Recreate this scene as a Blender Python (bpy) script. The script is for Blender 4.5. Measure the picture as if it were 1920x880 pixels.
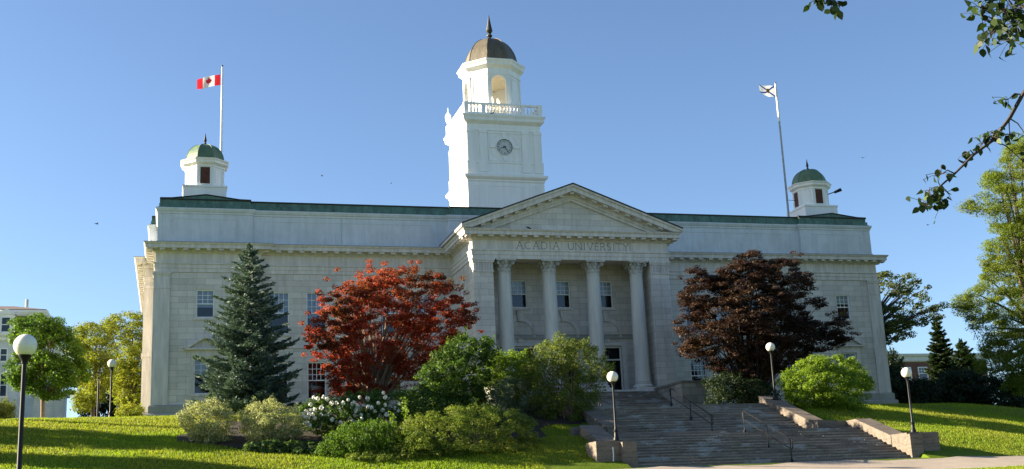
import bpy, bmesh, math, random
import numpy as np
from mathutils import Matrix, Vector
R = math.radians
for o in list(bpy.data.objects): bpy.data.objects.remove(o)
sc = bpy.context.scene
col = sc.collection
rng = np.random.default_rng(7)
random.seed(7)

# ------------------------------------------------------------------ camera
CAM = np.array([-26.794, -82.433, -6.831]); YAW, PIT, ROL, FPX = R(16.345), R(13.172), R(-2.542), 2217.27
cF = np.array([math.sin(YAW)*math.cos(PIT), math.cos(YAW)*math.cos(PIT), math.sin(PIT)])
cR0 = np.array([math.cos(YAW), -math.sin(YAW), 0.0]); cU0 = np.cross(cR0, cF)
cR = math.cos(ROL)*cR0 + math.sin(ROL)*cU0
cU = -math.sin(ROL)*cR0 + math.cos(ROL)*cU0
cd = bpy.data.cameras.new('camera'); cam = bpy.data.objects.new('camera', cd); col.objects.link(cam)
cam.matrix_world = Matrix(((cR[0], cU[0], -cF[0], CAM[0]), (cR[1], cU[1], -cF[1], CAM[1]), (cR[2], cU[2], -cF[2], CAM[2]), (0, 0, 0, 1)))
cd.sensor_width = 36; cd.lens = 36*FPX/1920; cd.clip_start = 0.2; cd.clip_end = 4000
sc.camera = cam

# ------------------------------------------------------------------ light
SUN_AZ, SUN_EL = R(21), R(20.5)            # from the left, a little behind the plane of the facade
S = Vector((-math.cos(SUN_AZ)*math.cos(SUN_EL), math.sin(SUN_AZ)*math.cos(SUN_EL), math.sin(SUN_EL)))
w = bpy.data.worlds.new('World'); sc.world = w; w.use_nodes = True
wt = w.node_tree; bg = wt.nodes['Background']
sky = wt.nodes.new('ShaderNodeTexSky'); sky.sky_type = 'NISHITA'; sky.sun_disc = False
sky.sun_elevation = SUN_EL; sky.sun_rotation = math.atan2(S.x, S.y)
sky.altitude = 0; sky.air_density = 0.8; sky.dust_density = 0.5; sky.ozone_density = 2.9
wt.links.new(sky.outputs[0], bg.inputs[0]); bg.inputs[1].default_value = 0.05
sd = bpy.data.lights.new('sun', 'SUN'); sd.energy = 5.0; sd.angle = R(0.5); sd.color = (1.0, 0.86, 0.64)
sun = bpy.data.objects.new('sun', sd); col.objects.link(sun)
sun.rotation_euler = S.to_track_quat('Z', 'Y').to_euler()
sun.location = (-60, 10, 60)
vs = sc.view_settings; vs.view_transform = 'Standard'; vs.look = 'None'; vs.gamma = 1; vs.use_curve_mapping = False
vs.exposure = 2.18

def at(u, v, Y):
    d = cF + cR*(u-960)/FPX - cU*(v-440)/FPX
    return CAM + d*((Y-CAM[1])/d[1])
def pxm(p):                                  # metres per photo pixel at a point
    return float((np.array(p)-CAM) @ cF)/FPX

# ------------------------------------------------------------------ materials
def newmat(name):
    m = bpy.data.materials.new(name); m.use_nodes = True
    nt = m.node_tree; return m, nt, nt.nodes['Principled BSDF']
def N(nt, t, **kw):
    n = nt.nodes.new(t)
    for k, v in kw.items(): setattr(n, k, v)
    return n
def ramp(nt, fac, stops):
    r = N(nt, 'ShaderNodeValToRGB'); e = r.color_ramp.elements
    while len(e) < len(stops): e.new(0.5)
    for el, (p, c) in zip(e, stops): el.position = p; el.color = (*c, 1)
    nt.links.new(fac, r.inputs[0]); return r.outputs[0]
def mixc(nt, a, b, fac, mode='MIX'):
    m = N(nt, 'ShaderNodeMix', data_type='RGBA', blend_type=mode)
    for s, v in ((m.inputs[0], fac), (m.inputs[6], a), (m.inputs[7], b)):
        if hasattr(v, 'links'): nt.links.new(v, s)
        elif isinstance(v, tuple): s.default_value = (*v, 1)
        else: s.default_value = v
    return m.outputs[2]
def noise(nt, scale, detail=4, rough=0.6, vec=None):
    n = N(nt, 'ShaderNodeTexNoise'); n.inputs['Scale'].default_value = scale
    n.inputs['Detail'].default_value = detail; n.inputs['Roughness'].default_value = rough
    if vec is None: vec = N(nt, 'ShaderNodeTexCoord').outputs['Object']
    nt.links.new(vec, n.inputs['Vector']); return n.outputs[0]
def scaled(nt, sx, sy, sz):
    t = N(nt, 'ShaderNodeTexCoord'); m = N(nt, 'ShaderNodeMapping'); m.inputs['Scale'].default_value = (sx, sy, sz)
    nt.links.new(t.outputs['Object'], m.inputs[0]); return m.outputs[0]
def bump(nt, b, h, strength=0.3, dist=0.02):
    n = N(nt, 'ShaderNodeBump'); n.inputs['Strength'].default_value = strength; n.inputs['Distance'].default_value = dist
    nt.links.new(h, n.inputs['Height']); nt.links.new(n.outputs[0], b.inputs['Normal'])
def plain(name, c, rough=0.6, var=0.15, scale=3.0, metal=0.0, streak=False, spec=0.3):
    m, nt, b = newmat(name)
    vec = scaled(nt, 3, 3, 0.35) if streak else None
    n = noise(nt, scale, 5, 0.65, vec)
    dk = tuple(x*(1-2*var) for x in c); lt = tuple(min(1, x*(1+var)) for x in c)
    nt.links.new(ramp(nt, n, [(0.3, dk), (0.7, lt)]), b.inputs['Base Color'])
    b.inputs['Roughness'].default_value = rough; b.inputs['Metallic'].default_value = metal
    b.inputs['Specular IOR Level'].default_value = spec
    return m
def ashlar(name, c, bw=1.15, bh=0.42, mortar=0.012, var=0.11, dark=0.58):
    m, nt, b = newmat(name)
    t = N(nt, 'ShaderNodeTexCoord'); s = N(nt, 'ShaderNodeSeparateXYZ'); nt.links.new(t.outputs['Object'], s.inputs[0])
    ad = N(nt, 'ShaderNodeMath', operation='ADD'); nt.links.new(s.outputs[0], ad.inputs[0]); nt.links.new(s.outputs[1], ad.inputs[1])
    cb = N(nt, 'ShaderNodeCombineXYZ'); nt.links.new(ad.outputs[0], cb.inputs[0]); nt.links.new(s.outputs[2], cb.inputs[1])
    br = N(nt, 'ShaderNodeTexBrick'); br.inputs['Scale'].default_value = 1; br.inputs['Brick Width'].default_value = bw
    br.inputs['Row Height'].default_value = bh; br.inputs['Mortar Size'].default_value = mortar; br.inputs['Mortar Smooth'].default_value = 0.2
    br.inputs['Color1'].default_value = (*[x*(1-var) for x in c], 1); br.inputs['Color2'].default_value = (*[x*(1+var) for x in c], 1)
    br.inputs['Mortar'].default_value = (*[x*dark for x in c], 1)
    nt.links.new(cb.outputs[0], br.inputs['Vector'])
    n1 = noise(nt, 0.35, 6, 0.7); n2 = noise(nt, 9, 4, 0.7); n3 = noise(nt, 1.2, 5, 0.7, scaled(nt, 1.6, 1.6, 0.12))
    g1 = ramp(nt, n1, [(0.3, (0.82, 0.82, 0.80)), (0.7, (1.08, 1.07, 1.04))])
    g2 = ramp(nt, n2, [(0.3, (0.93, 0.93, 0.93)), (0.7, (1.05, 1.05, 1.05))])
    g3 = ramp(nt, n3, [(0.25, (0.70, 0.71, 0.71)), (0.5, (1, 1, 1))])
    c1 = mixc(nt, br.outputs[0], g1, 1.0, 'MULTIPLY'); c2 = mixc(nt, c1, g2, 1.0, 'MULTIPLY')
    nt.links.new(mixc(nt, c2, g3, 0.8, 'MULTIPLY'), b.inputs['Base Color'])
    b.inputs['Roughness'].default_value = 0.85; b.inputs['Specular IOR Level'].default_value = 0.2
    bump(nt, b, n2, 0.25, 0.02)
    return m
STONE = (0.60, 0.565, 0.53)
M = {}
M['ashlar'] = ashlar('ashlar_stone', STONE)
M['stone'] = plain('smooth_stone', STONE, 0.85, 0.13, 1.2, streak=True)
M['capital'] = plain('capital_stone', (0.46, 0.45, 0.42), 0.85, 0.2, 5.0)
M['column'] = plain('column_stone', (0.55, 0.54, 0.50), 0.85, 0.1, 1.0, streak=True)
M['plinth'] = ashlar('plinth_stone', (0.36, 0.36, 0.33), 1.8, 0.52)
def attic_mat():
    m, nt, b = newmat('painted_attic'); base = (0.60, 0.635, 0.675)
    c = ramp(nt, noise(nt, 0.9, 5, 0.65, scaled(nt, 3, 3, 0.35)), [(0.3, tuple(x*0.88 for x in base)), (0.7, tuple(x*1.06 for x in base))])
    st_ = ramp(nt, noise(nt, 1.6, 5, 0.7, scaled(nt, 2.4, 2.4, 0.10)), [(0.60, (0, 0, 0)), (0.70, (0.55, 0.55, 0.55))])
    c = mixc(nt, c, (0.26, 0.38, 0.37), st_)
    gr_ = ramp(nt, noise(nt, 0.5, 6, 0.75), [(0.35, (0.86, 0.86, 0.85)), (0.65, (1.03, 1.03, 1.03))])
    nt.links.new(mixc(nt, c, gr_, 1.0, 'MULTIPLY'), b.inputs['Base Color']); b.inputs['Roughness'].default_value = 0.7; return m
M['attic'] = attic_mat()
M['white'] = plain('white_paint', (0.80, 0.80, 0.78), 0.55, 0.045, 0.8, streak=True)
M['cream'] = plain('cream_plaster', (0.74, 0.66, 0.50), 0.8, 0.06)
def copper(name, a, bcol, dk):
    m, nt, b = newmat(name)
    n = noise(nt, 1.1, 6, 0.7, scaled(nt, 2.5, 2.5, 0.5)); n2 = noise(nt, 6, 4, 0.7)
    c = ramp(nt, n, [(0.28, dk), (0.48, a), (0.72, bcol)])
    nt.links.new(mixc(nt, c, ramp(nt, n2, [(0.3, (0.8, 0.8, 0.8)), (0.7, (1.1, 1.1, 1.1))]), 1.0, 'MULTIPLY'), b.inputs['Base Color'])
    b.inputs['Roughness'].default_value = 0.55; b.inputs['Specular IOR Level'].default_value = 0.35
    return m
M['copper'] = copper('verdigris_band', (0.075, 0.15, 0.125), (0.12, 0.235, 0.19), (0.045, 0.075, 0.06))
M['gdome'] = copper('green_copper_dome', (0.09, 0.15, 0.085), (0.13, 0.20, 0.115), (0.055, 0.095, 0.06))
M['bdome'] = copper('brown_copper_dome', (0.10, 0.085, 0.06), (0.15, 0.125, 0.08), (0.055, 0.048, 0.038))
M['roofdark'] = plain('dark_roof_edge', (0.035, 0.035, 0.032), 0.8)
M['finial'] = plain('dark_bronze', (0.03, 0.03, 0.028), 0.5)
M['louvre'] = plain('brown_louvre', (0.12, 0.045, 0.03), 0.6)
M['letter'] = plain('incised_letter', (0.19, 0.185, 0.165), 0.9)
M['blackmetal'] = plain('black_metal', (0.006, 0.006, 0.007), 0.45, 0.2, spec=0.25)
M['rail'] = plain('worn_black_rail', (0.009, 0.009, 0.010), 0.5, 0.3, 6, spec=0.25)
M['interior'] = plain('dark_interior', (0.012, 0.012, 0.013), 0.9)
M['blind'] = plain('window_blind', (0.40, 0.47, 0.56), 0.8, 0.05)
M['sash'] = plain('sash_paint', (0.80, 0.80, 0.79), 0.6, 0.04)
M['doorframe'] = plain('door_frame_paint', (0.62, 0.62, 0.58), 0.6, 0.05)
def glass():
    m, nt, b = newmat('window_glass'); out = nt.nodes['Material Output']
    tr = N(nt, 'ShaderNodeBsdfTransparent'); gl = N(nt, 'ShaderNodeBsdfGlossy'); gl.inputs['Roughness'].default_value = 0.03
    gl.inputs['Color'].default_value = (0.9, 0.95, 1, 1); tr.inputs['Color'].default_value = (0.85, 0.9, 0.92, 1)
    fr = N(nt, 'ShaderNodeFresnel'); fr.inputs[0].default_value = 1.6
    mx = N(nt, 'ShaderNodeMixShader'); nt.links.new(fr.outputs[0], mx.inputs[0]); nt.links.new(tr.outputs[0], mx.inputs[1]); nt.links.new(gl.outputs[0], mx.inputs[2])
    nt.links.new(mx.outputs[0], out.inputs[0]); nt.nodes.remove(b); return m
M['glass'] = glass()
def globe_mat():
    m, nt, b = newmat('opal_globe')
    n = noise(nt, 5, 3)
    nt.links.new(ramp(nt, n, [(0.3, (0.70, 0.66, 0.55)), (0.7, (0.78, 0.75, 0.66))]), b.inputs['Base Color'])
    b.inputs['Roughness'].default_value = 0.25; b.inputs['Subsurface Weight'].default_value = 0.25; b.inputs['Subsurface Scale'].default_value = 0.1
    b.inputs['Subsurface Radius'].default_value = (1, 0.9, 0.7)
    return m
M['globe'] = globe_mat()
def stepstone(name, base, patch=True):
    m, nt, b = newmat(name)
    n1 = noise(nt, 1.4, 6, 0.7, scaled(nt, 0.6, 2.5, 6)); n2 = noise(nt, 14, 4, 0.7)
    c = ramp(nt, n1, [(0.25, tuple(x*0.45 for x in base)), (0.5, base), (0.75, tuple(x*1.35 for x in base))])
    if patch:
        n3 = noise(nt, 0.55, 5, 0.62, scaled(nt, 1, 2.2, 2.2)); f = ramp(nt, n3, [(0.55, (0, 0, 0)), (0.61, (0.85, 0.85, 0.85))])
        c = mixc(nt, c, (0.30, 0.305, 0.30), f)
        n4 = noise(nt, 2.3, 5, 0.7, scaled(nt, 0.8, 1.4, 1.4)); f4 = ramp(nt, n4, [(0.63, (0, 0, 0)), (0.68, (0.7, 0.7, 0.7))])
        c = mixc(nt, c, (0.38, 0.36, 0.32), f4)
        n5 = noise(nt, 0.9, 4, 0.6, scaled(nt, 1.3, 1, 1)); f5 = ramp(nt, n5, [(0.55, (0, 0, 0)), (0.75, (0.6, 0.6, 0.6))])
        c = mixc(nt, c, (0.07, 0.07, 0.04), f5)
    nt.links.new(mixc(nt, c, ramp(nt, n2, [(0.3, (0.75, 0.75, 0.75)), (0.7, (1.15, 1.15, 1.15))]), 1, 'MULTIPLY'), b.inputs['Base Color'])
    b.inputs['Roughness'].default_value = 0.9; b.inputs['Specular IOR Level'].default_value = 0.15
    bump(nt, b, n2, 0.4, 0.02); return m
M['steps'] = stepstone('weathered_steps', (0.17, 0.148, 0.125))
M['cheek'] = stepstone('weathered_cheek_stone', (0.16, 0.135, 0.11), False)
M['nosing'] = stepstone('sunlit_step_edge', (0.225, 0.20, 0.17), True)  # paler tone paints sunlit edge lines onto the steps
M['cheekgrey'] = ashlar('grey_block_wall', (0.25, 0.25, 0.23), 0.9, 0.5, 0.02, 0.2)
M['coping'] = plain('dark_coping', (0.15, 0.145, 0.125), 0.9, 0.2)
def lawn():
    m, nt, b = newmat('lawn_soil')
    n = noise(nt, 0.25, 6, 0.7); n2 = noise(nt, 12, 5, 0.8, scaled(nt, 1, 2.5, 1))
    c = ramp(nt, n, [(0.3, (0.08, 0.13, 0.010)), (0.6, (0.12, 0.175, 0.013)), (0.8, (0.165, 0.18, 0.03))])
    nt.links.new(mixc(nt, c, ramp(nt, n2, [(0.3, (0.55, 0.55, 0.55)), (0.7, (1.25, 1.25, 1.25))]), 1, 'MULTIPLY'), b.inputs['Base Color'])
    b.inputs['Roughness'].default_value = 0.95; b.inputs['Specular IOR Level'].default_value = 0.1
    bump(nt, b, n2, 0.8, 0.06); return m
M['lawn'] = lawn()
def pathmat():
    m, nt, b = newmat('worn_path')
    n = noise(nt, 0.8, 6, 0.7); n2 = noise(nt, 40, 4, 0.8); n3 = noise(nt, 3, 5, 0.75)
    c = ramp(nt, n, [(0.3, (0.27, 0.22, 0.175)), (0.7, (0.36, 0.30, 0.24))])
    c = mixc(nt, c, (0.13, 0.11, 0.085), ramp(nt, n3, [(0.6, (0, 0, 0)), (0.72, (0.7, 0.7, 0.7))]))
    nt.links.new(mixc(nt, c, ramp(nt, n2, [(0.3, (0.75, 0.75, 0.75)), (0.7, (1.15, 1.15, 1.15))]), 1, 'MULTIPLY'), b.inputs['Base Color'])
    b.inputs['Roughness'].default_value = 0.9; bump(nt, b, n2, 0.5, 0.01); return m
M['path'] = pathmat()
M['brick'] = ashlar('red_brick', (0.155, 0.08, 0.062), 0.22, 0.075, 0.006, 0.2, 1.3)
M['clapboard'] = ashlar('white_clapboard', (0.66, 0.68, 0.72), 6.0, 0.16, 0.008, 0.03, 0.75)
M['mansard'] = plain('dark_mansard_slate', (0.045, 0.04, 0.04), 0.8)
M['flatroof'] = plain('brown_flat_roof', (0.16, 0.12, 0.11), 0.85)

def leafmat(name, cols, trans=0.45, patch=None, patchcols=None, rough=0.55, tint=1.3):
    m, nt, b = newmat(name); out = nt.nodes['Material Output']
    g = N(nt, 'ShaderNodeNewGeometry')
    k = len(cols); c = ramp(nt, g.outputs['Random Per Island'], [(i/(k-1), cc) for i, cc in enumerate(cols)])
    if patch:
        f = ramp(nt, noise(nt, patch, 3, 0.6), [(0.42, (0, 0, 0)), (0.62, (1, 1, 1))])
        k = len(patchcols); c2 = ramp(nt, g.outputs['Random Per Island'], [(i/(k-1), cc) for i, cc in enumerate(patchcols)])
        c = mixc(nt, c, c2, f)
    nt.links.new(c, b.inputs['Base Color']); b.inputs['Roughness'].default_value = rough; b.inputs['Specular IOR Level'].default_value = 0.22
    tl = N(nt, 'ShaderNodeBsdfTranslucent')
    nt.links.new(mixc(nt, c, (tint, tint*1.05, tint*0.6), 1.0, 'MULTIPLY'), tl.inputs[0])
    mx = N(nt, 'ShaderNodeMixShader'); mx.inputs[0].default_value = trans
    nt.links.new(b.outputs[0], mx.inputs[1]); nt.links.new(tl.outputs[0], mx.inputs[2]); nt.links.new(mx.outputs[0], out.inputs[0])
    return m
M['grass'] = leafmat('grass_blades', [(0.12, 0.20, 0.009), (0.185, 0.28, 0.012), (0.255, 0.325, 0.02)], 0.5, 0.12, [(0.14, 0.18, 0.010), (0.22, 0.26, 0.02), (0.31, 0.28, 0.05)])
M['bark'] = plain('bark', (0.10, 0.08, 0.06), 0.9, 0.3, 8)
M['palebark'] = plain('pale_bark', (0.22, 0.16, 0.12), 0.9, 0.25, 8)
M['darkbark'] = plain('dark_bark', (0.05, 0.04, 0.035), 0.9, 0.3, 8)

# ------------------------------------------------------------------ mesh helpers
class MB:
    def __init__(s): s.v = []; s.f = []
    def add(s, vs_, fs):
        n = len(s.v); s.v += [tuple(map(float, p)) for p in vs_]; s.f += [tuple(i+n for i in f) for f in fs]; return s
    def box(s, x0, x1, y0, y1, z0, z1):
        return s.add([(x0,y0,z0),(x1,y0,z0),(x1,y1,z0),(x0,y1,z0),(x0,y0,z1),(x1,y0,z1),(x1,y1,z1),(x0,y1,z1)],
                     [(3,2,1,0),(4,5,6,7),(0,1,5,4),(1,2,6,5),(2,3,7,6),(3,0,4,7)])
    def hull8(s, bottom, top):
        return s.add(list(bottom)+list(top), [(3,2,1,0),(4,5,6,7),(0,1,5,4),(1,2,6,5),(2,3,7,6),(3,0,4,7)])
    def prism_y(s, poly, y0, y1):            # poly in (x, z), seen from -y counter-clockwise
        n = len(poly)
        return s.add([(x, y0, z) for x, z in poly]+[(x, y1, z) for x, z in poly],
                     [tuple(range(n)), tuple(range(2*n-1, n-1, -1))]+[((i+1) % n, i, i+n, (i+1) % n+n) for i in range(n)])
    def prism_x(s, poly, x0, x1):            # poly in (y, z)
        n = len(poly)
        return s.add([(x0, y, z) for y, z in poly]+[(x1, y, z) for y, z in poly],
                     [tuple(range(n-1, -1, -1)), tuple(range(n, 2*n))]+[(i, (i+1) % n, (i+1) % n+n, i+n) for i in range(n)])
    def prism_z(s, poly, z0, z1):
        n = len(poly)
        return s.add([(x, y, z0) for x, y in poly]+[(x, y, z1) for x, y in poly],
                     [tuple(range(n-1, -1, -1)), tuple(range(n, 2*n))]+[(i, (i+1) % n, (i+1) % n+n, i+n) for i in range(n)])
    def lathe(s, prof, cx, cy, seg=24, phase=0.0, cap=True):
        n = len(prof); vs_ = []
        for r, z in prof:
            for k in range(seg):
                a = phase+2*math.pi*k/seg; vs_.append((cx+r*math.cos(a), cy+r*math.sin(a), z))
        fs = [(i*seg+k, i*seg+(k+1) % seg, (i+1)*seg+(k+1) % seg, (i+1)*seg+k) for i in range(n-1) for k in range(seg)]
        if cap: fs += [tuple(range(seg-1, -1, -1)), tuple((n-1)*seg+k for k in range(seg))]
        return s.add(vs_, fs)
    def sweep(s, path, prof, closed=False):  # profile (outward, z) swept along an xy path, outward = right of travel
        P = [np.array(p, float) for p in path]; n = len(P); segs = n if closed else n-1
        nr = []
        for i in range(segs):
            d = P[(i+1) % n]-P[i]; d /= np.linalg.norm(d); nr.append(np.array((d[1], -d[0])))
        mit = []
        for i in range(n):
            if closed: a, b = nr[i-1], nr[i]
            else: a, b = nr[max(0, i-1)], nr[min(segs-1, i)]
            mit.append((a+b)/max(1e-6, 1+a@b))
        k = len(prof); vs_ = [(*(P[i]+mit[i]*o), z) for i in range(n) for o, z in prof]
        fs = [(i*k+j, ((i+1) % n)*k+j, ((i+1) % n)*k+j+1, i*k+j+1) for i in range(segs) for j in range(k-1)]
        return s.add(vs_, fs)
    def tube(s, pts, rad, seg=6, cap=True):
        pts = [np.array(p, float) for p in pts]; n = len(pts)
        if not hasattr(rad, '__len__'): rad = [rad]*n
        vs_ = []; up = np.array((0.13, 0.21, 1.0))
        for i in range(n):
            d = pts[min(n-1, i+1)]-pts[max(0, i-1)]; d /= (np.linalg.norm(d)+1e-9)
            u = np.cross(d, up);
            if np.linalg.norm(u) < 0.05: u = np.cross(d, (1, 0, 0))
            u /= np.linalg.norm(u); v = np.cross(d, u)
            for k in range(seg):
                a = 2*math.pi*k/seg; vs_.append(pts[i]+rad[i]*(math.cos(a)*u+math.sin(a)*v))
        fs = [(i*seg+(k+1) % seg, i*seg+k, (i+1)*seg+k, (i+1)*seg+(k+1) % seg) for i in range(n-1) for k in range(seg)]
        if cap: fs += [tuple(range(seg)), tuple((n-1)*seg+k for k in range(seg-1, -1, -1))]
        return s.add(vs_, fs)
    def build(s, name, mat, parent=None, smooth=False, origin=None):
        o0 = np.array(world_of(parent)) if parent is not None else np.array(origin if origin is not None else (0, 0, 0), float)
        me = bpy.data.meshes.new(name)
        me.from_pydata([tuple(np.array(p)-o0) for p in s.v], [], s.f); me.update()
        if smooth:
            me.polygons.foreach_set('use_smooth', [True]*len(me.polygons))
            me.set_sharp_from_angle(angle=R(38))
        me.materials.append(mat)
        ob = bpy.data.objects.new(name, me); col.objects.link(ob)
        if parent is not None: ob.parent = parent
        else: ob.location = o0
        return ob
def world_of(o):
    p = Vector((0, 0, 0))
    while o is not None: p = p+o.location; o = o.parent
    return tuple(p)
def tag(o, label=None, cat=None, group=None, kind=None):
    if label: o['label'] = label
    if cat: o['category'] = cat
    if group: o['group'] = group
    if kind: o['kind'] = kind
    return o
def thing(name, loc, label, cat, group=None):
    o = bpy.data.objects.new(name, None); col.objects.link(o); o.location = tuple(map(float, loc)); o.empty_display_size = 0.3
    return tag(o, label, cat, group)
def quads(name, V, mat, parent, nv=4):       # V: (n, nv, 3) world coordinates, one leaf per row
    V = np.asarray(V, np.float32)-np.array(world_of(parent) if parent else (0, 0, 0), np.float32)
    n = V.shape[0]; me = bpy.data.meshes.new(name)
    me.vertices.add(n*nv); me.vertices.foreach_set('co', V.reshape(-1))
    me.loops.add(n*nv); me.loops.foreach_set('vertex_index', np.arange(n*nv, dtype=np.int32))
    me.polygons.add(n); me.polygons.foreach_set('loop_start', np.arange(0, n*nv, nv, dtype=np.int32))
    me.polygons.foreach_set('loop_total', np.full(n, nv, np.int32))
    me.update(calc_edges=True); me.validate(); me.materials.append(mat)
    ob = bpy.data.objects.new(name, me); col.objects.link(ob); ob.parent = parent
    return ob
def unit(a): return a/(np.linalg.norm(a, axis=-1, keepdims=True)+1e-9)
def leafquads(c, nrm, size, aspect=0.6, droop=None):
    n = len(c); rnd = rng.normal(size=(n, 3))
    if droop is not None: rnd = rnd*0.5+np.array(droop)
    t = unit(rnd-nrm*np.sum(rnd*nrm, 1, keepdims=True)); b = np.cross(nrm, t)
    L = (size*rng.uniform(0.65, 1.3, n))[:, None]; W = L*aspect*0.5
    return np.stack([c-t*L*0.5, c+b*W+nrm*L*0.06, c+t*L*0.5, c-b*W+nrm*L*0.06], 1)

# ------------------------------------------------------------------ terrain
def sstep(a, b, x):
    t = np.clip((x-a)/(b-a), 0, 1); return t*t*(3-2*t)
BY = [-400, -82, -60, -37.5, -33.5, -30, -26, -22, -18, -14, -10, -6, -2.5, 40, 400]
BZ = [-13, -8.4, -7.05, -5.9, -5.3, -4.2, -3.2, -2.2, -1.25, -1.05, -0.8, -0.45, -0.06, 0.3, 2]
SY = [-34, -33.3, -28.5, -26.5, -22, -14]; SZ = [-5.35, -5.1, -3.5, -3.4, -1.7, -1.3]
def ground(X, Y):
    X = np.asarray(X, float); Y = np.asarray(Y, float)
    b = np.interp(Y, BY, BZ)
    b = (b+np.interp(Y-0.8, BY, BZ)+np.interp(Y+0.8, BY, BZ))/3
    st = np.interp(Y, SY, SZ)
    wgt = sstep(12.5, 8.0, np.abs(X))*sstep(-35, -33, Y)*sstep(-14, -17, Y)
    b = b*(1-wgt)+st*wgt
    thr = 12+18*sstep(-18, -3, Y)
    d = X-thr; dd = np.where(d > 0, d*d/(d+3.0), 0)
    b = b-np.minimum(0.115*dd, 6)
    b = b+0.05*np.sin(X*0.45+1.3)*np.sin(Y*0.37)*sstep(7, 11, np.abs(X))
    return b
def axis(spec):
    out = []
    for a, b, st in spec: out += list(np.arange(a, b, st))
    out.append(spec[-1][1]); return np.array(out)
gx = axis([(-900, -120, 60), (-120, -50, 5), (-50, 50, 0.5), (50, 130, 5), (130, 930, 80)])
gy = axis([(-500, -110, 40), (-110, -45, 3), (-45, 0, 0.5), (0, 60, 5), (60, 900, 70)])
GX, GY = np.meshgrid(gx, gy); GZ = ground(GX, GY)
cut = ((np.abs(GX) < 5.8) & (GY > -33.2) & (GY < -7)) | ((np.abs(GX) < 7.4) & (GY > -33.2) & (GY < -28))
GZ = np.where(cut, GZ-0.9, GZ)
onpath = (GY > -38.1) & (GY < -33.4)
GZ = np.where(onpath, GZ-0.03, GZ)
nx, ny = len(gx), len(gy)
tm = MB(); tm.v = list(zip(GX.ravel(), GY.ravel(), GZ.ravel()))
tm.f = [(j*nx+i, j*nx+i+1, (j+1)*nx+i+1, (j+1)*nx+i) for j in range(ny-1) for i in range(nx-1)]
tag(tm.build('lawn_ground', M['lawn'], smooth=True), kind='structure')
# path along the foot of the steps
px = np.arange(-70, 70.1, 1.0); pm = MB(); prow = np.linspace(-33.75, -37.9, 8)
for y in prow:
    for x in px:
        wob = 0.12*math.sin(x*0.8)+0.08*math.sin(x*2.1+1) if y in (prow[0], prow[-1]) else 0
        pm.v.append((x, y+wob, float(ground(x, y+wob))+0.03))
pm.f = [((j+1)*len(px)+i, (j+1)*len(px)+i+1, j*len(px)+i+1, j*len(px)+i) for j in range(7) for i in range(len(px)-1)]
tag(pm.build('path', M['path'], smooth=True), kind='structure')
# mulch bed under the shrub border
def in_bed(x, y):
    e = 0.5*np.sin(x*0.9)+0.3*np.sin(x*2.3+1)
    lo = np.interp(x, [-26.5, -24, -20, -14, -10.5, -9], [-25.6, -27.5, -29.3, -29.9, -29.2, -26.0]); hi = np.interp(x, [-26.5, -24, -12, -5.6], [-24.5, -20, -17.5, -17.5]); lo = np.where(x > -9, np.interp(x, [-9, -5.6], [-24.6, -24.2]), lo)
    return (x > -26.5) & (x < -5.9) & (y > lo+e*0.5) & (y < hi+e)
M['soil'] = plain('dark_mulch', (0.035, 0.026, 0.018), 0.95, 0.3, 9)
bd = MB(); bs = 0.25
for i, x in enumerate(np.arange(-26.5, -5.9, bs)):
    ys = np.arange(-31.5, -17.0, bs); ok = in_bed(np.full(len(ys), x+bs/2), ys+bs/2)
    for y in ys[ok]:
        bd.add([(a, b, float(ground(a, b))+0.035) for a, b in ((x, y), (x+bs, y), (x+bs, y+bs), (x, y+bs))], [(0, 1, 2, 3)])
bdo = bd.build('planting_bed', M['soil'], smooth=False); tag(bdo, kind='structure')
bmm = bmesh.new(); bmm.from_mesh(bdo.data); bmesh.ops.remove_doubles(bmm, verts=bmm.verts, dist=0.002); bmm.to_mesh(bdo.data); bmm.free()
# grass blades
def grass_blades():
    A = []
    for x0, x1, y0, y1, n in ((-46, -7.2, -33.6, -16.5, 190000), (7.3, 50, -33.6, -12, 150000), (-2, 24, -45, -38.0, 26000), (-42, -7.3, -16.5, -6, 20000), (12, 44, -12, -2, 22000)):
        x = rng.uniform(x0, x1, n); y = rng.uniform(y0, y1, n); A.append(np.stack([x, y], 1))
    A = np.concatenate(A); A = A[~((np.abs(A[:, 0]) < 11.3) & (A[:, 1] < -32.4) & (A[:, 1] > -34))]; A = A[~in_bed(A[:, 0], A[:, 1])]
    z = ground(A[:, 0], A[:, 1]); c = np.stack([A[:, 0], A[:, 1], z-0.01], 1); n = len(c)
    clump = np.sin(c[:, 0]*1.7+np.sin(c[:, 1]*2.3)*1.5)*np.sin(c[:, 1]*2.9+c[:, 0]*0.6)
    h = rng.uniform(0.05, 0.11, n)*(1+0.3*clump); a = rng.uniform(0, math.pi, n)
    d = np.stack([np.cos(a), np.sin(a), 0*a], 1)*0.016
    tip = c+np.stack([rng.normal(0, 0.03, n), rng.normal(0, 0.03, n), h], 1)
    return np.stack([c-d, c+d, tip+d*0.3, tip-d*0.3], 1)
g = quads('grass', grass_blades(), M['grass'], None)
tag(g, 'short green lawn grass covering the slopes', 'grass', kind='stuff')

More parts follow.
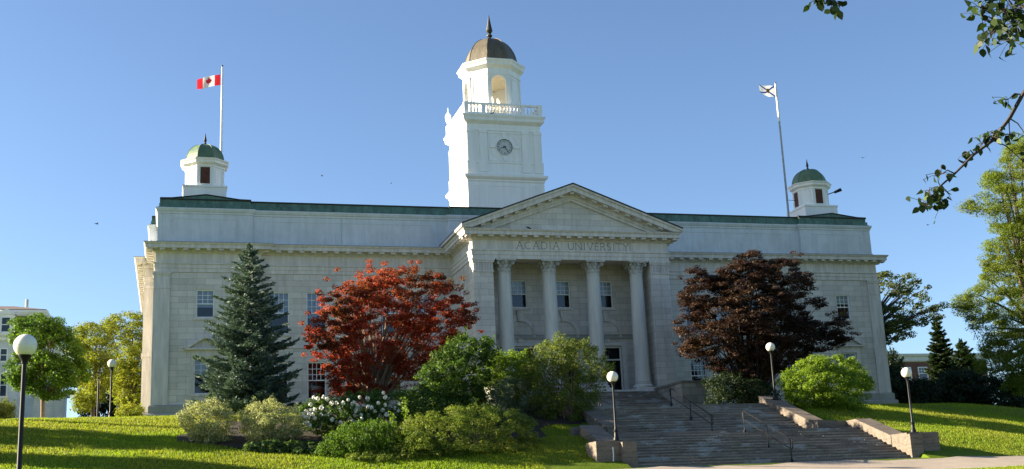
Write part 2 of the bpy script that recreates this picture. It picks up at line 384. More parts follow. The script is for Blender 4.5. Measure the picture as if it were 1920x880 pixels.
# ================================================================== the hall
hall = thing('university_hall', (0, 0, 0), 'long pale stone columned hall with white clock tower and inscription above portico', 'building')
def wall(mb, a0, a1, z0, z1, holes, P, depth=0.28):   # P(a, d, z): a along the wall, d inwards
    xs = sorted({a0, a1, *[h[0] for h in holes], *[h[1] for h in holes]}); zs = sorted({z0, z1, *[h[2] for h in holes], *[h[3] for h in holes]})
    for i in range(len(xs)-1):
        for j in range(len(zs)-1):
            cx, cz = (xs[i]+xs[i+1])/2, (zs[j]+zs[j+1])/2
            if any(h[0] < cx < h[1] and h[2] < cz < h[3] for h in holes): continue
            mb.add([P(xs[i], 0, zs[j]), P(xs[i+1], 0, zs[j]), P(xs[i+1], 0, zs[j+1]), P(xs[i], 0, zs[j+1])], [(0, 1, 2, 3)])
    for h in holes:
        q = [(h[0], h[2]), (h[1], h[2]), (h[1], h[3]), (h[0], h[3])]
        for k in range(4):
            (ax, az), (bx, bz) = q[k], q[(k+1) % 4]
            mb.add([P(ax, 0, az), P(ax, depth, az), P(bx, depth, bz), P(bx, 0, bz)], [(0, 1, 2, 3)])
def pbox(mb, P, a0, a1, d0, d1, z0, z1):
    b = [P(a0, d0, z0), P(a1, d0, z0), P(a1, d1, z0), P(a0, d1, z0)]; t = [P(a0, d0, z1), P(a1, d0, z1), P(a1, d1, z1), P(a0, d1, z1)]
    mb.hull8(b, t)
def window(parent, P, a0, a1, z0, z1, nx_=4, nz=3, sill=True, blind=0.5, rev=0.14, label=None, low=0):
    f = MB(); t = 0.075
    for q in ((a0, a0+t, z0, z1), (a1-t, a1, z0, z1), (a0+t, a1-t, z1-t, z1), (a0+t, a1-t, z0, z0+t)):
        pbox(f, P, q[0], q[1], rev-0.06, rev+0.1, q[2], q[3])
    wn = f.build('window', M['sash'], parent)
    if label: wn['label'] = label
    s = MB(); zm = (z0+z1)/2; i0, i1 = a0+t, a1-t
    pbox(s, P, i0, i1, rev-0.01, rev+0.06, zm-0.035, zm+0.035)
    for (zb, zt, k) in ((zm, z1-t, nz), (z0+t, zm, low)):
        if k == 0: continue
        for i in range(1, nx_): x = i0+(i1-i0)*i/nx_; pbox(s, P, x-0.018, x+0.018, rev+0.02, rev+0.05, zb, zt)
        for j in range(1, k): z = zb+(zt-zb)*j/k; pbox(s, P, i0, i1, rev+0.022, rev+0.052, z-0.018, z+0.018)
    s.build('sash', M['sash'], wn)
    p = MB(); p.add([P(i0, rev+0.055, z0+t), P(i1, rev+0.055, z0+t), P(i1, rev+0.055, z1-t), P(i0, rev+0.055, z1-t)], [(0, 1, 2, 3)])
    p.build('pane', M['glass'], wn)
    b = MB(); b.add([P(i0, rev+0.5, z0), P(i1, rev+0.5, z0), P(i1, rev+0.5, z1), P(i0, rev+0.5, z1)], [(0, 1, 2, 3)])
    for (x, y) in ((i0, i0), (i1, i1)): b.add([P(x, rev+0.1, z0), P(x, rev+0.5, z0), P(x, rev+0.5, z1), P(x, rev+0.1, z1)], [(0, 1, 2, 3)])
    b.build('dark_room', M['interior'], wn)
    if blind:
        zb = z1-(z1-z0)*blind
        bl = MB(); pbox(bl, P, i0+0.01, i1-0.01, rev+0.10, rev+0.115, zb, z1-0.02); bl.build('blind', M['blind'], wn)
    if sill:
        sl = MB(); pbox(sl, P, a0-0.14, a1+0.14, -0.09, rev-0.03, z0-0.16, z0-0.002); sl.build('sill', M['stone'], wn)
    return wn
Pf = lambda y: (lambda a, d, z: (a, y+d, z))
END, MID = 0.0, 0.3
ec = 24.7; mids = [-19.7, -17.1, -14.45, -11.8, -9.1]
walls = MB(); wins = []
for sgn in (-1, 1):
    c = sgn*ec
    hs = [(c-0.6, c+0.6, 6.95, 8.9), (c-0.68, c+0.68, 1.75, 4.25)]
    a0, a1 = (-28, -21) if sgn < 0 else (21, 28)
    wall(walls, a0, a1, 0.9, 10.12, hs, Pf(END)); wins += [(Pf(END), h, i) for i, h in enumerate(hs)]
    hs = []
    for m_ in mids: x = m_*(1 if sgn < 0 else -1); hs += [(x-0.7, x+0.7, 5.87, 8.83), (x-0.65, x+0.65, 1.35, 3.9)]
    a0, a1 = (-21, -7.2) if sgn < 0 else (7.2, 21)
    wall(walls, a0, a1, 0.9, 10.12, hs, Pf(MID)); wins += [(Pf(MID), h, 2+i % 2) for i, h in enumerate(hs)]
    xs_ = sgn*21
    walls.add([(xs_, 0, 0.9), (xs_, 0.3, 0.9), (xs_, 0.3, 10.12), (xs_, 0, 10.12)], [(0, 1, 2, 3)])
    xs_ = sgn*28
    walls.add([(xs_, 0, 0.9), (xs_, 5, 0.9), (xs_, 5, 10.12), (xs_, 0, 10.12)], [(0, 1, 2, 3)])
    walls.add([(xs_, 5, 0.9), (sgn*28.75, 5, 0.9), (sgn*28.75, 5, 10.12), (xs_, 5, 10.12)], [(0, 1, 2, 3)])
    walls.add([(sgn*28.75, 5, 0.9), (sgn*28.75, 27, 0.9), (sgn*28.75, 27, 10.12), (sgn*28.75, 5, 10.12)], [(0, 1, 2, 3)])
walls.add([(-28.75, 27, -0.3), (28.75, 27, -0.3), (28.75, 27, 15), (-28.75, 27, 15)], [(0, 1, 2, 3)])
# portico flanks, pylons and back wall of the porch
for sgn in (-1, 1):
    Pl = (lambda s_: (lambda a, d, z: (s_*(7.2-d), a, z)))(sgn)
    hs = [(-3.0, -1.9, 6.9, 8.9), (-3.1, -1.8, 1.9, 4.1)]
    wall(walls, -5.9, 0.3, 0.0, 10.12, hs, Pl); wins += [(Pl, h, 4+i) for i, h in enumerate(hs)]
    xi, xo = sgn*5.8, sgn*7.2
    walls.add([(xi, -5.9, 0), (xo, -5.9, 0), (xo, -5.9, 10.12), (xi, -5.9, 10.12)], [(0, 1, 2, 3)])
    walls.add([(xi, -5.9, 0), (xi, -3.0, 0), (xi, -3.0, 10.12), (xi, -5.9, 10.12)], [(0, 1, 2, 3)])
PB = -3.0; FLOOR = 0.97
hs = []
for bx in (-3.25, 0, 3.25): hs += [(bx-0.68, bx+0.68, 7.2, 9.2), (bx-1.1, bx+1.1, FLOOR, 4.45)]
wall(walls, -5.8, 5.8, FLOOR, 10.5, hs, Pf(PB)); wins += [(Pf(PB), h, 6) for h in hs[::2]]
walls.build('wall', M['ashlar'], hall)
wr = random.Random(5)
for P, h, kind in wins:
    window(hall, P, *h, nx_=(3 if kind in (0, 1, 4, 5) else 4), nz=3, blind=(wr.choice((0.5, 0.5, 0.5, 0.38, 0.62)) if kind in (0, 2, 4, 6) else wr.choice((0.0, 0.0, 0.3, 0.5)) if kind == 3 else 0.47))
# plinth
FRONT = [(-28.75, 27), (-28.75, 5), (-28, 5), (-28, 0), (-21, 0), (-21, 0.3), (-7.2, 0.3)]
PORT = [(-7.2, 0.3), (-7.2, -5.9), (7.2, -5.9), (7.2, 0.3)]
mir = [(-x, y) for x, y in FRONT[::-1]]
pl = MB(); pprof = [(0.42, -0.6), (0.42, 0.42), (0.36, 0.46), (0.26, 0.48), (0.26, 0.95), (0.16, 1.04), (-0.02, 1.06)]
pl.sweep(FRONT, pprof); pl.sweep(mir, pprof)
for sgn in (-1, 1):
    pp = [(-7.2, 0.3), (-7.2, -5.9), (-5.8, -5.9), (-5.8, -5.0)]
    if sgn > 0: pp = [(-x, y) for x, y in pp[::-1]]
    pl.sweep(pp, [(0.14, -1.6), (0.14, FLOOR+0.25), (0.08, FLOOR+0.33), (-0.02, FLOOR+0.34)])
pl.build('plinth', M['plinth'], hall)
# corner pilasters
def pil(name, boxes):
    p = MB()
    for x0, x1, *r in boxes: p.box(*sorted((x0, x1)), *r)
    return p.build(name, M['stone'], hall)
for sgn in (-1, 1):
    x0, x1 = sorted((sgn*28.03, sgn*27.03)); y = 0.0
    pil('pilaster', [(x0, x1, y-0.12, y+0.05, 1.05, 9.865), (x0-0.03, x1+0.03, y-0.15, y+0.05, 8.93, 9.0), (x0-0.05, x1+0.05, y-0.17, y+0.05, 9.863, 9.975), (x0-0.09, x1+0.09, y-0.21, y+0.05, 9.973, 10.098)])
    pil('pilaster', [(sgn*27.9, sgn*28.12, -0.1, 0.9, 1.05, 9.873), (sgn*27.9, sgn*28.2, -0.16, 0.96, 9.87, 10.09)])
    pil('pilaster', [(sgn*28.1, sgn*28.85, 4.9, 5.9, 1.05, 9.868), (sgn*28.1, sgn*28.93, 4.82, 5.97, 9.865, 10.09), (sgn*28.1, sgn*28.93, 4.84, 5.95, 4.95, 5.2)])
    pil('string_course', [(sgn*7.25, sgn*20.98, 0.23, 0.35, 4.86, 5.08)])
# surrounds and little pediments of the end windows
for sgn in (-1, 1):
    c = sgn*ec; su = MB()
    for q in ((c-0.93, c-0.7, 1.6, 4.25), (c+0.7, c+0.93, 1.6, 4.25), (c-0.93, c+0.93, 4.252, 4.55)): su.box(q[0], q[1], -0.08, 0.05, q[2], q[3])
    su.box(c-0.98, c+0.98, -0.06, 0.05, 4.552, 4.72)
    su.box(c-1.32, c+1.32, -0.3, 0.05, 4.722, 4.84)
    for k in (-1, 1):
        su.prism_y([(c+k*1.42, 4.842), (c+k*1.42, 4.93), (c, 5.66), (c, 5.5), (c+k*1.05, 4.842)][::k], -0.34, 0.05)
    su.prism_y([(c-1.05, 4.84), (c+1.05, 4.84), (c, 5.52)], -0.05, 0.05)
    su.build('window_pediment', M['stone'], hall)
# entablature with modillions
ent = [(-0.3, 10.1), (0.06, 10.1), (0.06, 10.36), (0.10, 10.37), (0.10, 10.62), (0.16, 10.66), (0.16, 10.74), (0.03, 10.76), (0.03, 11.40), (0.09, 11.42), (0.19, 11.52),
       (0.25, 11.53), (0.25, 11.67), (0.70, 11.67), (0.70, 11.90), (0.74, 11.91), (0.82, 12.02), (0.82, 12.05), (-0.4, 12.11)]
en = MB(); en.sweep(FRONT+PORT[1:-1]+mir, ent)
def modill(p0, p1, zoff=0):
    p0, p1 = np.array(p0, float), np.array(p1, float); d = p1-p0; L = np.linalg.norm(d); d /= L; nn = np.array((d[1], -d[0]))
    k = max(1, int(round(L/0.82)))
    for i in range(k):
        c = p0+d*(i+0.5)*L/k
        q = lambda t, o: tuple(c+d*t+nn*o)
        en.hull8([(*q(-0.17, 0.24), 11.50), (*q(0.17, 0.24), 11.50), (*q(0.17, 0.63), 11.54), (*q(-0.17, 0.63), 11.54)],
                 [(*q(-0.17, 0.24), 11.668), (*q(0.17, 0.24), 11.668), (*q(0.17, 0.63), 11.668), (*q(-0.17, 0.63), 11.668)])
full = FRONT+PORT[1:-1]+mir
for a, b in zip(full[:-1], full[1:]):
    if np.hypot(a[0]-b[0], a[1]-b[1]) > 2: modill(a, b)
modill((-8, -5.9), (-7.2, -5.9)); modill((7.2, -5.9), (8, -5.9)); modill((-28.8, 0), (-28, 0)); modill((28, 0), (28.8, 0))
en.build('entablature', M['stone'], hall)
# dark drip edge on the cornice
de = MB(); de.sweep(FRONT+[(-7.2, -0.5)], [(0.83, 12.052), (0.83, 12.07), (-0.1, 12.125)]); de.sweep([(7.2, -0.5)]+mir, [(0.83, 12.052), (0.83, 12.07), (-0.1, 12.125)])
de.build('cornice_flashing', M['roofdark'], hall)
# attic
AT = [(-28.55, 27), (-28.55, 5.3), (-27.95, 5.3), (-27.95, 0.16), (-21.55, 0.16), (-21.55, 0.42), (-7.4, 0.42), (-7.4, 0.2), (7.4, 0.2), (7.4, 0.42), (21.55, 0.42), (21.55, 0.16), (27.95, 0.16), (27.95, 5.3), (28.55, 5.3), (28.55, 27)]
at_ = MB(); at_.sweep(AT, [(0, 12.0), (0.04, 12.1), (0.04, 12.36), (0, 12.38), (0, 14.26), (0.05, 14.28), (0.05, 14.40), (0.10, 14.44), (0.17, 14.60), (0.17, 14.68), (-0.5, 14.70)])
for sgn in (-1, 1):                          # raised panel outlines
    for (x0, x1, y) in ((22.6, 27.0, 0.16), (8.6, 20.8, 0.42)):
        x0_, x1_ = sorted((sgn*x0, sgn*x1))
        for q in ((x0_, x1_, 13.9, 13.95), (x0_, x0_+0.05, 12.7, 13.9), (x1_-0.05, x1_, 12.7, 13.9)):
            at_.box(q[0], q[1], y-0.025, y+0.02, q[2], q[3])
at_.build('attic', M['attic'], hall)
cop = MB(); cop.sweep(AT, [(0.03, 14.705), (0.03, 14.76), (-0.06, 14.78), (-0.06, 15.02), (-0.16, 15.03), (-0.16, 15.30), (-0.5, 15.31)])
for sgn in (-1, 1):
    c = sgn*24.75
    cop.prism_y([(c-3.05, 15.3), (c+3.05, 15.3), (c+2.3, 15.40), (c, 15.70), (c-2.3, 15.40)], 0.36, 6.5)
for x in np.arange(-27, 27.1, 2.05):         # seams
    if abs(x) > 1: cop.box(x-0.02, x+0.02, (0.20 if abs(x) > 21.6 else 0.46), (0.30 if abs(x) > 21.6 else 0.56), 14.79, 15.015)
cop.build('copper_band', M['copper'], hall)
re_ = MB(); re_.sweep(AT, [(-0.10, 15.312), (-0.10, 15.40), (-0.6, 15.43)])
re_.box(-28.3, 28.3, 5.6, 26.8, 15.2, 15.42); re_.box(-27.6, 27.6, 0.7, 5.6, 15.2, 15.425)
for sgn in (-1, 1):
    c = sgn*24.75
    for k in (-1, 1):
        re_.add([(c+k*3.1, 0.3, 15.402), (c+k*2.3, 0.3, 15.425), (c, 0.3, 15.72), (c, 0.3, 15.78), (c+k*2.3, 0.3, 15.48), (c+k*3.1, 0.3, 15.46),
                 (c+k*3.1, 6.6, 15.402), (c+k*2.3, 6.6, 15.425), (c, 6.6, 15.72), (c, 6.6, 15.78), (c+k*2.3, 6.6, 15.48), (c+k*3.1, 6.6, 15.46)],
                [(0, 1, 4, 5), (1, 2, 3, 4), (5, 4, 10, 11), (4, 3, 9, 10), (0, 5, 11, 6), (6, 7, 10, 11), (7, 8, 9, 10)])
re_.build('roof', M['roofdark'], hall)
# portico: floor, ceiling, beam, pylon capitals
po = MB(); po.box(-5.8, 5.8, -6.2, -2.7, -1.0, FLOOR); po.box(-5.79, 5.79, -4.95, -2.95, 10.4, 10.6); po.box(-5.79, 5.79, -5.87, -4.95, 10.102, 10.55)
po.build('porch_floor', M['stone'], hall)
for sgn in (-1, 1):
    pc = MB()
    x0, x1 = sorted((sgn*5.8, sgn*7.2))
    pc.box(x0-0.05, x1+0.05, -5.97, -5.8, 9.17, 9.26)
    pc.box(x0-0.06, x1+0.06, -5.99, -5.8, 9.83, 9.96); pc.box(x0-0.11, x1+0.11, -6.04, -5.8, 9.963, 10.098)
    for k in range(11):
        x = x0+0.09+(x1-x0-0.18)*(k+0.5)/11; pc.box(x-0.035, x+0.035, -5.95, -5.85, 9.255, 9.835)
    pc.build('pylon_capital', M['stone'], hall)
# columns
def column(cx, cy):
    s = MB(); z0, z1 = 1.62, 9.2; prof = []
    for i in range(13):
        t = i/12; r = 0.535-0.085*t**1.7; prof.append((r, z0+(z1-z0)*t))
    s.lathe([(0.58, 1.56), (0.58, 1.60), (0.55, 1.63)]+prof[1:]+[(0.50, 9.17), (0.50, 9.23), (0.44, 9.25)], cx, cy, 40)
    c_ = s.build('column', M['column'], hall, smooth=True)
    b = MB(); b.box(cx-0.74, cx+0.74, cy-0.74, cy+0.74, FLOOR, 1.15)
    pr = []
    for i in range(9): a = -math.pi/2+math.pi*i/8; pr.append((0.62+0.10*math.cos(a), 1.26+0.105*math.sin(a)))
    pr += [(0.60, 1.40)]
    for i in range(7): a = -math.pi/2+math.pi*i/6; pr.append((0.565+0.055*math.cos(a), 1.48+0.06*math.sin(a)))
    b.lathe([(0.5, 1.151)]+pr+[(0.5, 1.56)], cx, cy, 32); b.build('base', M['column'], c_, smooth=True)
    k = MB(); k.lathe([(0.44, 9.25), (0.43, 9.6), (0.47, 9.85), (0.56, 9.96)], cx, cy, 24)
    def leaf(a, zb, h, out, wd):
        ca, sa = math.cos(a), math.sin(a); tx, ty = -sa, ca; vs_ = []; rows = [(0.455, 0, 0.8), (0.47, 0.45, 1.0), (0.50, 0.8, 0.95), (0.50+out*0.7, 1.0, 0.7), (0.50+out, 0.9, 0.4), (0.50+out*0.85, 0.76, 0.12)]
        for r, t, w_ in rows:
            for s_ in (-1, 0, 1):
                rr = r+(0.035 if s_ == 0 else 0); vs_.append((cx+ca*rr+tx*wd*w_*s_, cy+sa*rr+ty*wd*w_*s_, zb+h*t))
        k.add(vs_, [(i*3+j, i*3+j+1, i*3+j+4, i*3+j+3) for i in range(5) for j in range(2)])
    for i in range(8): leaf(2*math.pi*i/8+math.pi/8, 9.26, 0.33, 0.17, 0.16)
    for i in range(8): leaf(2*math.pi*i/8, 9.30, 0.56, 0.22, 0.14)
    for i in range(4):                       # corner volutes
        a = math.pi/4+math.pi/2*i; ca, sa = math.cos(a), math.sin(a)
        pts = []
        for j in range(17):
            th = j/16*2.2*math.pi; rr = 0.15*(1-0.68*j/16); ox, oz = 0.74+rr*math.cos(th+math.pi/2), 9.86+rr*math.sin(th+math.pi/2); pts.append((cx+ca*ox, cy+sa*ox, oz))
        pts = [(cx+ca*0.46, cy+sa*0.46, 9.58), (cx+ca*0.57, cy+sa*0.57, 9.84)]+pts
        k.tube(pts, [0.05]*len(pts), 5)
        a2 = math.pi/2*i; ca, sa = math.cos(a2), math.sin(a2); k.tube([(cx+ca*0.47, cy+sa*0.47, 9.66), (cx+ca*0.56, cy+sa*0.56, 9.86), (cx+ca*0.62, cy+sa*0.62, 9.97), (cx+ca*0.60, cy+sa*0.60, 10.06)], [0.05, 0.06, 0.08, 0.06], 6)
    ab = []
    for i in range(4):
        for j in range(6):
            t = j/6; a = math.pi/4+math.pi/2*i; p0 = np.array((math.cos(a), math.sin(a)))*1.0; p1 = np.array((math.cos(a+math.pi/2), math.sin(a+math.pi/2)))*1.0
            q = p0+(p1-p0)*t; q = q*(1-0.16*math.sin(math.pi*t)); ab.append((cx+q[0], cy+q[1]))
    k.prism_z(ab, 9.985, 10.097)
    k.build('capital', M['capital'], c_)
for cx in (-4.88, -1.63, 1.63, 4.88): column(cx, -5.32)
# doors, arches and keystones on the porch wall
for bx in (-3.25, 0, 3.25):
    d = MB()
    for q in ((bx-1.45, bx-1.12, FLOOR, 4.47), (bx+1.12, bx+1.45, FLOOR, 4.47), (bx-1.45, bx+1.45, 4.472, 4.70)): d.box(q[0], q[1], PB-0.07, PB+0.03, q[2], q[3])
    for q in ((bx-1.1, bx-0.98, FLOOR, 4.44), (bx+0.98, bx+1.1, FLOOR, 4.44), (bx-0.98, bx+0.98, 4.32, 4.44), (bx-0.98, bx+0.98, 3.42, 3.52)): d.box(q[0], q[1], PB+0.12, PB+0.24, q[2], q[3])
    dr = d.build('doorway', M['doorframe'], hall)
    dd = MB()
    for k in (-1, 1):
        x0, x1 = sorted((bx+k*0.015, bx+k*0.97))
        for q in ((x0, x0+0.1, FLOOR+0.01, 3.41), (x1-0.1, x1, FLOOR+0.01, 3.41), (x0+0.1, x1-0.1, 3.29, 3.41), (x0+0.1, x1-0.1, FLOOR+0.01, FLOOR+0.3), (x0+0.1, x1-0.1, 2.0, 2.08)): dd.box(q[0], q[1], PB+0.15, PB+0.2, q[2], q[3])
    lf = dd.build('door_leaf', M['blackmetal'], dr)
    gp = MB(); gp.add([(bx-0.97, PB+0.19, FLOOR), (bx+0.97, PB+0.19, FLOOR), (bx+0.97, PB+0.19, 4.35), (bx-0.97, PB+0.19, 4.35)], [(0, 1, 2, 3)]); gp.build('door_glass', M['glass'], dr)
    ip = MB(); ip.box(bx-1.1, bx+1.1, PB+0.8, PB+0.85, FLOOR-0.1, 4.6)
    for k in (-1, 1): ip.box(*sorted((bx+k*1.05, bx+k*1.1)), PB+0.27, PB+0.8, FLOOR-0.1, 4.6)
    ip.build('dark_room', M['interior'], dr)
    if bx < 0:
        gr = MB()
        for i in range(1, 9): x = bx-0.97+1.94*i/9; gr.box(x-0.015, x+0.015, PB+0.13, PB+0.16, 3.52, 4.32)
        gr.build('transom_grille', M['blackmetal'], dr)
    a = MB(); zc = 5.28; n = 20; ri, ro = 0.96, 1.22
    for i in range(n):
        t0, t1 = math.pi*i/n, math.pi*(i+1)/n
        q = [(bx+r_*math.cos(t), zc+r_*math.sin(t)) for r_, t in ((ri, t0), (ro, t0), (ro, t1), (ri, t1))]
        a.prism_y(q, PB-0.09, PB+0.02)
    a.prism_y([(bx-0.13, 6.2), (bx+0.13, 6.2), (bx+0.2, 6.85), (bx-0.2, 6.85)], PB-0.2, PB+0.02)
    a.prism_y([(bx-0.17, 6.852), (bx+0.17, 6.852), (bx+0.25, 6.95), (bx-0.25, 6.95)], PB-0.24, PB+0.02)
    a.build('arch', M['stone'], hall); a = MB()
    a.prism_y([(bx-0.2, 4.702), (bx+0.2, 4.702), (bx+0.24, 4.8), (bx+0.16, 4.96), (bx-0.16, 4.96), (bx-0.24, 4.8)], PB-0.13, PB+0.02)
    a.build('cartouche', M['stone'], hall)
sb = MB(); sb.box(-5.79, 5.79, PB-0.12, PB+0.02, 4.965, 5.07); 
for x0, x1 in ((-5.79, -4.48), (-2.02, -1.23), (1.23, 2.02), (4.48, 5.79)): sb.box(x0, x1, PB-0.06, PB+0.02, 5.072, 5.30)
for bx in (-3.25, 0, 3.25): sb.box(bx-0.95, bx+0.95, PB-0.05, PB+0.02, 5.072, 5.30)
sb.build('porch_string_course', M['plinth'], hall)
# pediment
A0, SL, XE, ZB = 15.42, 0.3765, 8.13, 12.115
pd = MB()
def band(t1, t2, yf, yb, mb):
    x1 = min(XE, (A0-t1-ZB)/SL); z1 = A0-t1-SL*x1; x2 = min(XE, (A0-t2-ZB)/SL); z2 = A0-t2-SL*x2
    for k in (-1, 1):
        q = [(0, A0-t2), (k*x2, z2)]
        if x2 < x1-1e-6 and z1 > ZB+1e-6: q.append((k*x1, ZB))
        q += [(k*x1, z1), (0, A0-t1)]
        mb.prism_y(q[::k], yf, yb)
band(0.045, 0.20, -6.80, 1.2, pd); band(0.201, 0.52, -6.70, 1.2, pd); band(0.521, 0.66, -6.18, 1.2, pd); band(0.661, 0.86, -6.10, 1.2, pd); band(0.861, 1.06, -6.02, 1.2, pd)
for k in (-1, 1):
    for i in range(9):
        x = 0.82*(i+0.0) if i else 0
        if i == 0 and k > 0: continue
        x += 0.0
        zt = A0-0.522-SL*x
        if zt-0.16 < ZB: continue
        q = [(k*(x-0.14), zt+SL*0.14), (k*(x+0.14), zt-SL*0.14), (k*(x+0.14), zt-SL*0.14-0.13), (k*(x-0.14), zt+SL*0.14-0.13)]
        if i == 0: q = [(-0.14, zt-0.05), (0.14, zt-0.05), (0.14, zt-0.18), (-0.14, zt-0.18)]; pd.prism_y(q[::-1], -6.56, -6.17); continue
        pd.prism_y(q[::-k], -6.56, -6.17)
pd.build('pediment', M['stone'], hall)
ty = MB(); xt = (A0-1.0-ZB)/SL; ty.prism_y([(-xt, ZB-0.03), (xt, ZB-0.03), (0, A0-1.0)], -5.85, -5.5); ty.build('tympanum', M['ashlar'], hall)
pr_ = MB(); band(-0.04, 0.043, -6.86, 4.0, pr_)
pr_.build('portico_roof', M['roofdark'], hall)
# inscription
def text_mesh(mb, s, size, xc, zc, y, spacing=1.0, width=None, depth=0.008):
    cu = bpy.data.curves.new('t', 'FONT'); cu.body = s; cu.size = size; cu.align_x = 'CENTER'; cu.align_y = 'CENTER'; cu.space_character = spacing
    to = bpy.data.objects.new('t', cu); col.objects.link(to)
    dg = bpy.context.evaluated_depsgraph_get(); me = to.evaluated_get(dg).to_mesh()
    vs_ = np.array([v.co[:] for v in me.vertices]); fs = [tuple(p.vertices) for p in me.polygons]
    to.evaluated_get(dg).to_mesh_clear(); bpy.data.objects.remove(to); bpy.data.curves.remove(cu)
    mid = (vs_.max(0)+vs_.min(0))/2; vs_ = vs_-mid
    sx = width/(vs_[:, 0].max()-vs_[:, 0].min()) if width else 1
    mb.add([(xc+p[0]*sx, y, zc+p[1]) for p in vs_], fs)
STROKES = {  # roman capitals drawn as strokes in a unit box: (points, thickness)
    'A': ([[(0, 0), (.5, 1)], [(.5, 1), (1, 0)], [(.2, .38), (.8, .38)]], 0.95), 'C': ('arc', 0.95), 'D': ('D', 0.9), 'I': ([[(.5, 0), (.5, 1)]], 0.28),
    'U': ('U', 0.85), 'N': ([[(0, 0), (0, 1)], [(0, 1), (1, 0)], [(1, 0), (1, 1)]], 0.9), 'V': ([[(0, 1), (.5, 0)], [(.5, 0), (1, 1)]], 0.9),
    'E': ([[(0, 0), (0, 1)], [(0, 1), (1, 1)], [(0, .52), (.85, .52)], [(0, 0), (1, 0)]], 0.55), 'R': ('R', 0.7), 'S': ('S', 0.55),
    'T': ([[(.5, 0), (.5, 1)], [(0, 1), (1, 1)]], 0.8), 'Y': ([[(0, 1), (.5, .48)], [(1, 1), (.5, .48)], [(.5, .48), (.5, 0)]], 0.8)}
def glyph(ch):
    s, w_ = STROKES[ch]
    arc = lambda cx, cy, rx, ry, a0, a1, n=12: [(cx+rx*math.cos(R(a0+(a1-a0)*i/n)), cy+ry*math.sin(R(a0+(a1-a0)*i/n))) for i in range(n+1)]
    if s == 'arc': s = [arc(.55, .5, .55, .5, 50, 310, 16)]
    elif s == 'D': s = [[(0, 0), (0, 1)], [(0, 1)]+arc(.45, .5, .55, .5, 90, -90, 12)+[(0, 0)]]
    elif s == 'U': s = [[(0, 1), (0, .38)]+arc(.5, .38, .5, .38, 180, 360, 10)+[(1, 1)]]
    elif s == 'R': s = [[(0, 0), (0, 1)], [(0, 1)]+arc(.5, .75, .4, .25, 90, -90, 8)+[(0, .5)], [(.45, .5), (1, 0)]]
    elif s == 'S': s = [arc(.5, .76, .42, .24, 40, 270, 10)+arc(.5, .26, .48, .26, 90, -140, 10)]
    return s, w_
def lettering(mb, text, x0, x1, z0, h, y, t=0.045):
    adv = [0.62 if c == ' ' else glyph(c)[1]*0.8 for c in text]; gap = 0.30
    tot = sum(adv)+gap*(len(text)-1); k = (x1-x0)/(tot*h); x = x0
    for c, a in zip(text, adv):
        w_ = a*h*k
        if c != ' ':
            st = [list(q) for q in glyph(c)[0]]
            for q in glyph(c)[0]:            # serifs at free stroke ends
                for e in (q[0], q[-1]):
                    if c in 'AINUVRTY' and e[1] in (0, 1) and len(q) < 14: st.append([(e[0]-0.09/max(a, .4), e[1]), (e[0]+0.09/max(a, .4), e[1])])
            for q in st:
                q = [(x+p[0]*w_, z0+p[1]*h) for p in q]
                for (ax, az), (bx_, bz) in zip(q[:-1], q[1:]):
                    L = math.hypot(bx_-ax, bz-az)+1e-9; ux, uz = (bx_-ax)/L, (bz-az)/L; hx, hz = -uz*t/2, ux*t/2; e = t*0.3
                    mb.add([(ax-ux*e-hx, y, az-uz*e-hz), (bx_+ux*e-hx, y, bz+uz*e-hz), (bx_+ux*e+hx, y, bz+uz*e+hz), (ax-ux*e+hx, y, az-uz*e+hz)], [(0, 1, 2, 3)])
        x += w_+gap*h*k
ins = MB(); lettering(ins, 'ACADIA UNIVERSITY', -4.05, 4.2, 10.84, 0.48, -5.9-0.03-0.004, 0.04)
ins.box(4.33, 4.36, -5.935, -5.93, 10.8, 11.38)
ins.build('inscription', M['letter'], hall)

# ------------------------------------------------------------------ clock tower
TC = 13.3; TH = 3.3
def sq(h, c=(0, TC)): return [(c[0]-h, c[1]+h), (c[0]-h, c[1]-h), (c[0]+h, c[1]-h), (c[0]+h, c[1]+h)]
tw = MB()
tw.prism_z(sq(3.36), 15.2, 20.3)
tw.sweep(sq(3.36), [(0, 20.2), (0.06, 20.3), (0.06, 20.42), (0.16, 20.5), (0.28, 20.62), (0.30, 20.82), (-0.1, 20.92)], True)
tw.prism_z(sq(3.22), 20.8, 25.2)
tw.sweep(sq(3.22), [(0, 20.9), (0.13, 20.9), (0.13, 21.05), (0.09, 21.08), (0.09, 21.85), (0.14, 21.9), (0.14, 22.02), (0, 22.05)], True)
tw.sweep(sq(3.22), [(0, 24.75), (0.06, 24.78), (0.06, 24.95), (0.02, 24.97), (0.02, 25.35), (0.1, 25.42), (0.2, 25.5), (0.34, 25.62), (0.36, 25.85), (0.46, 26.05), (0.46, 26.12), (-1, 26.2)], True)
for fy, sg in ((TC-3.22, -1), (TC+3.22, 1)):
    for x in (-2.95, -1.85, 1.85, 2.95):
        y0, y1 = sorted((fy, fy+sg*0.1)); tw.box(x-0.3, x+0.3, y0, y1, 22.06, 24.745); y1b = fy+sg*0.14; y0, y1 = sorted((fy, y1b)); tw.box(x-0.34, x+0.34, y0, y1, 24.55, 24.747); tw.box(x-0.36, x+0.36, *sorted((fy, fy+sg*0.17)), 21.1, 22.04)
for fx, sg in ((-3.22, -1), (3.22, 1)):
    for y in (-2.95, -1.85, 1.85, 2.95):
        tw.box(*sorted((fx, fx+sg*0.1)), TC+y-0.3, TC+y+0.3, 22.06, 24.745); tw.box(*sorted((fx, fx+sg*0.14)), TC+y-0.34, TC+y+0.34, 24.55, 24.747); tw.box(*sorted((fx, fx+sg*0.17)), TC+y-0.36, TC+y+0.36, 21.1, 22.04)
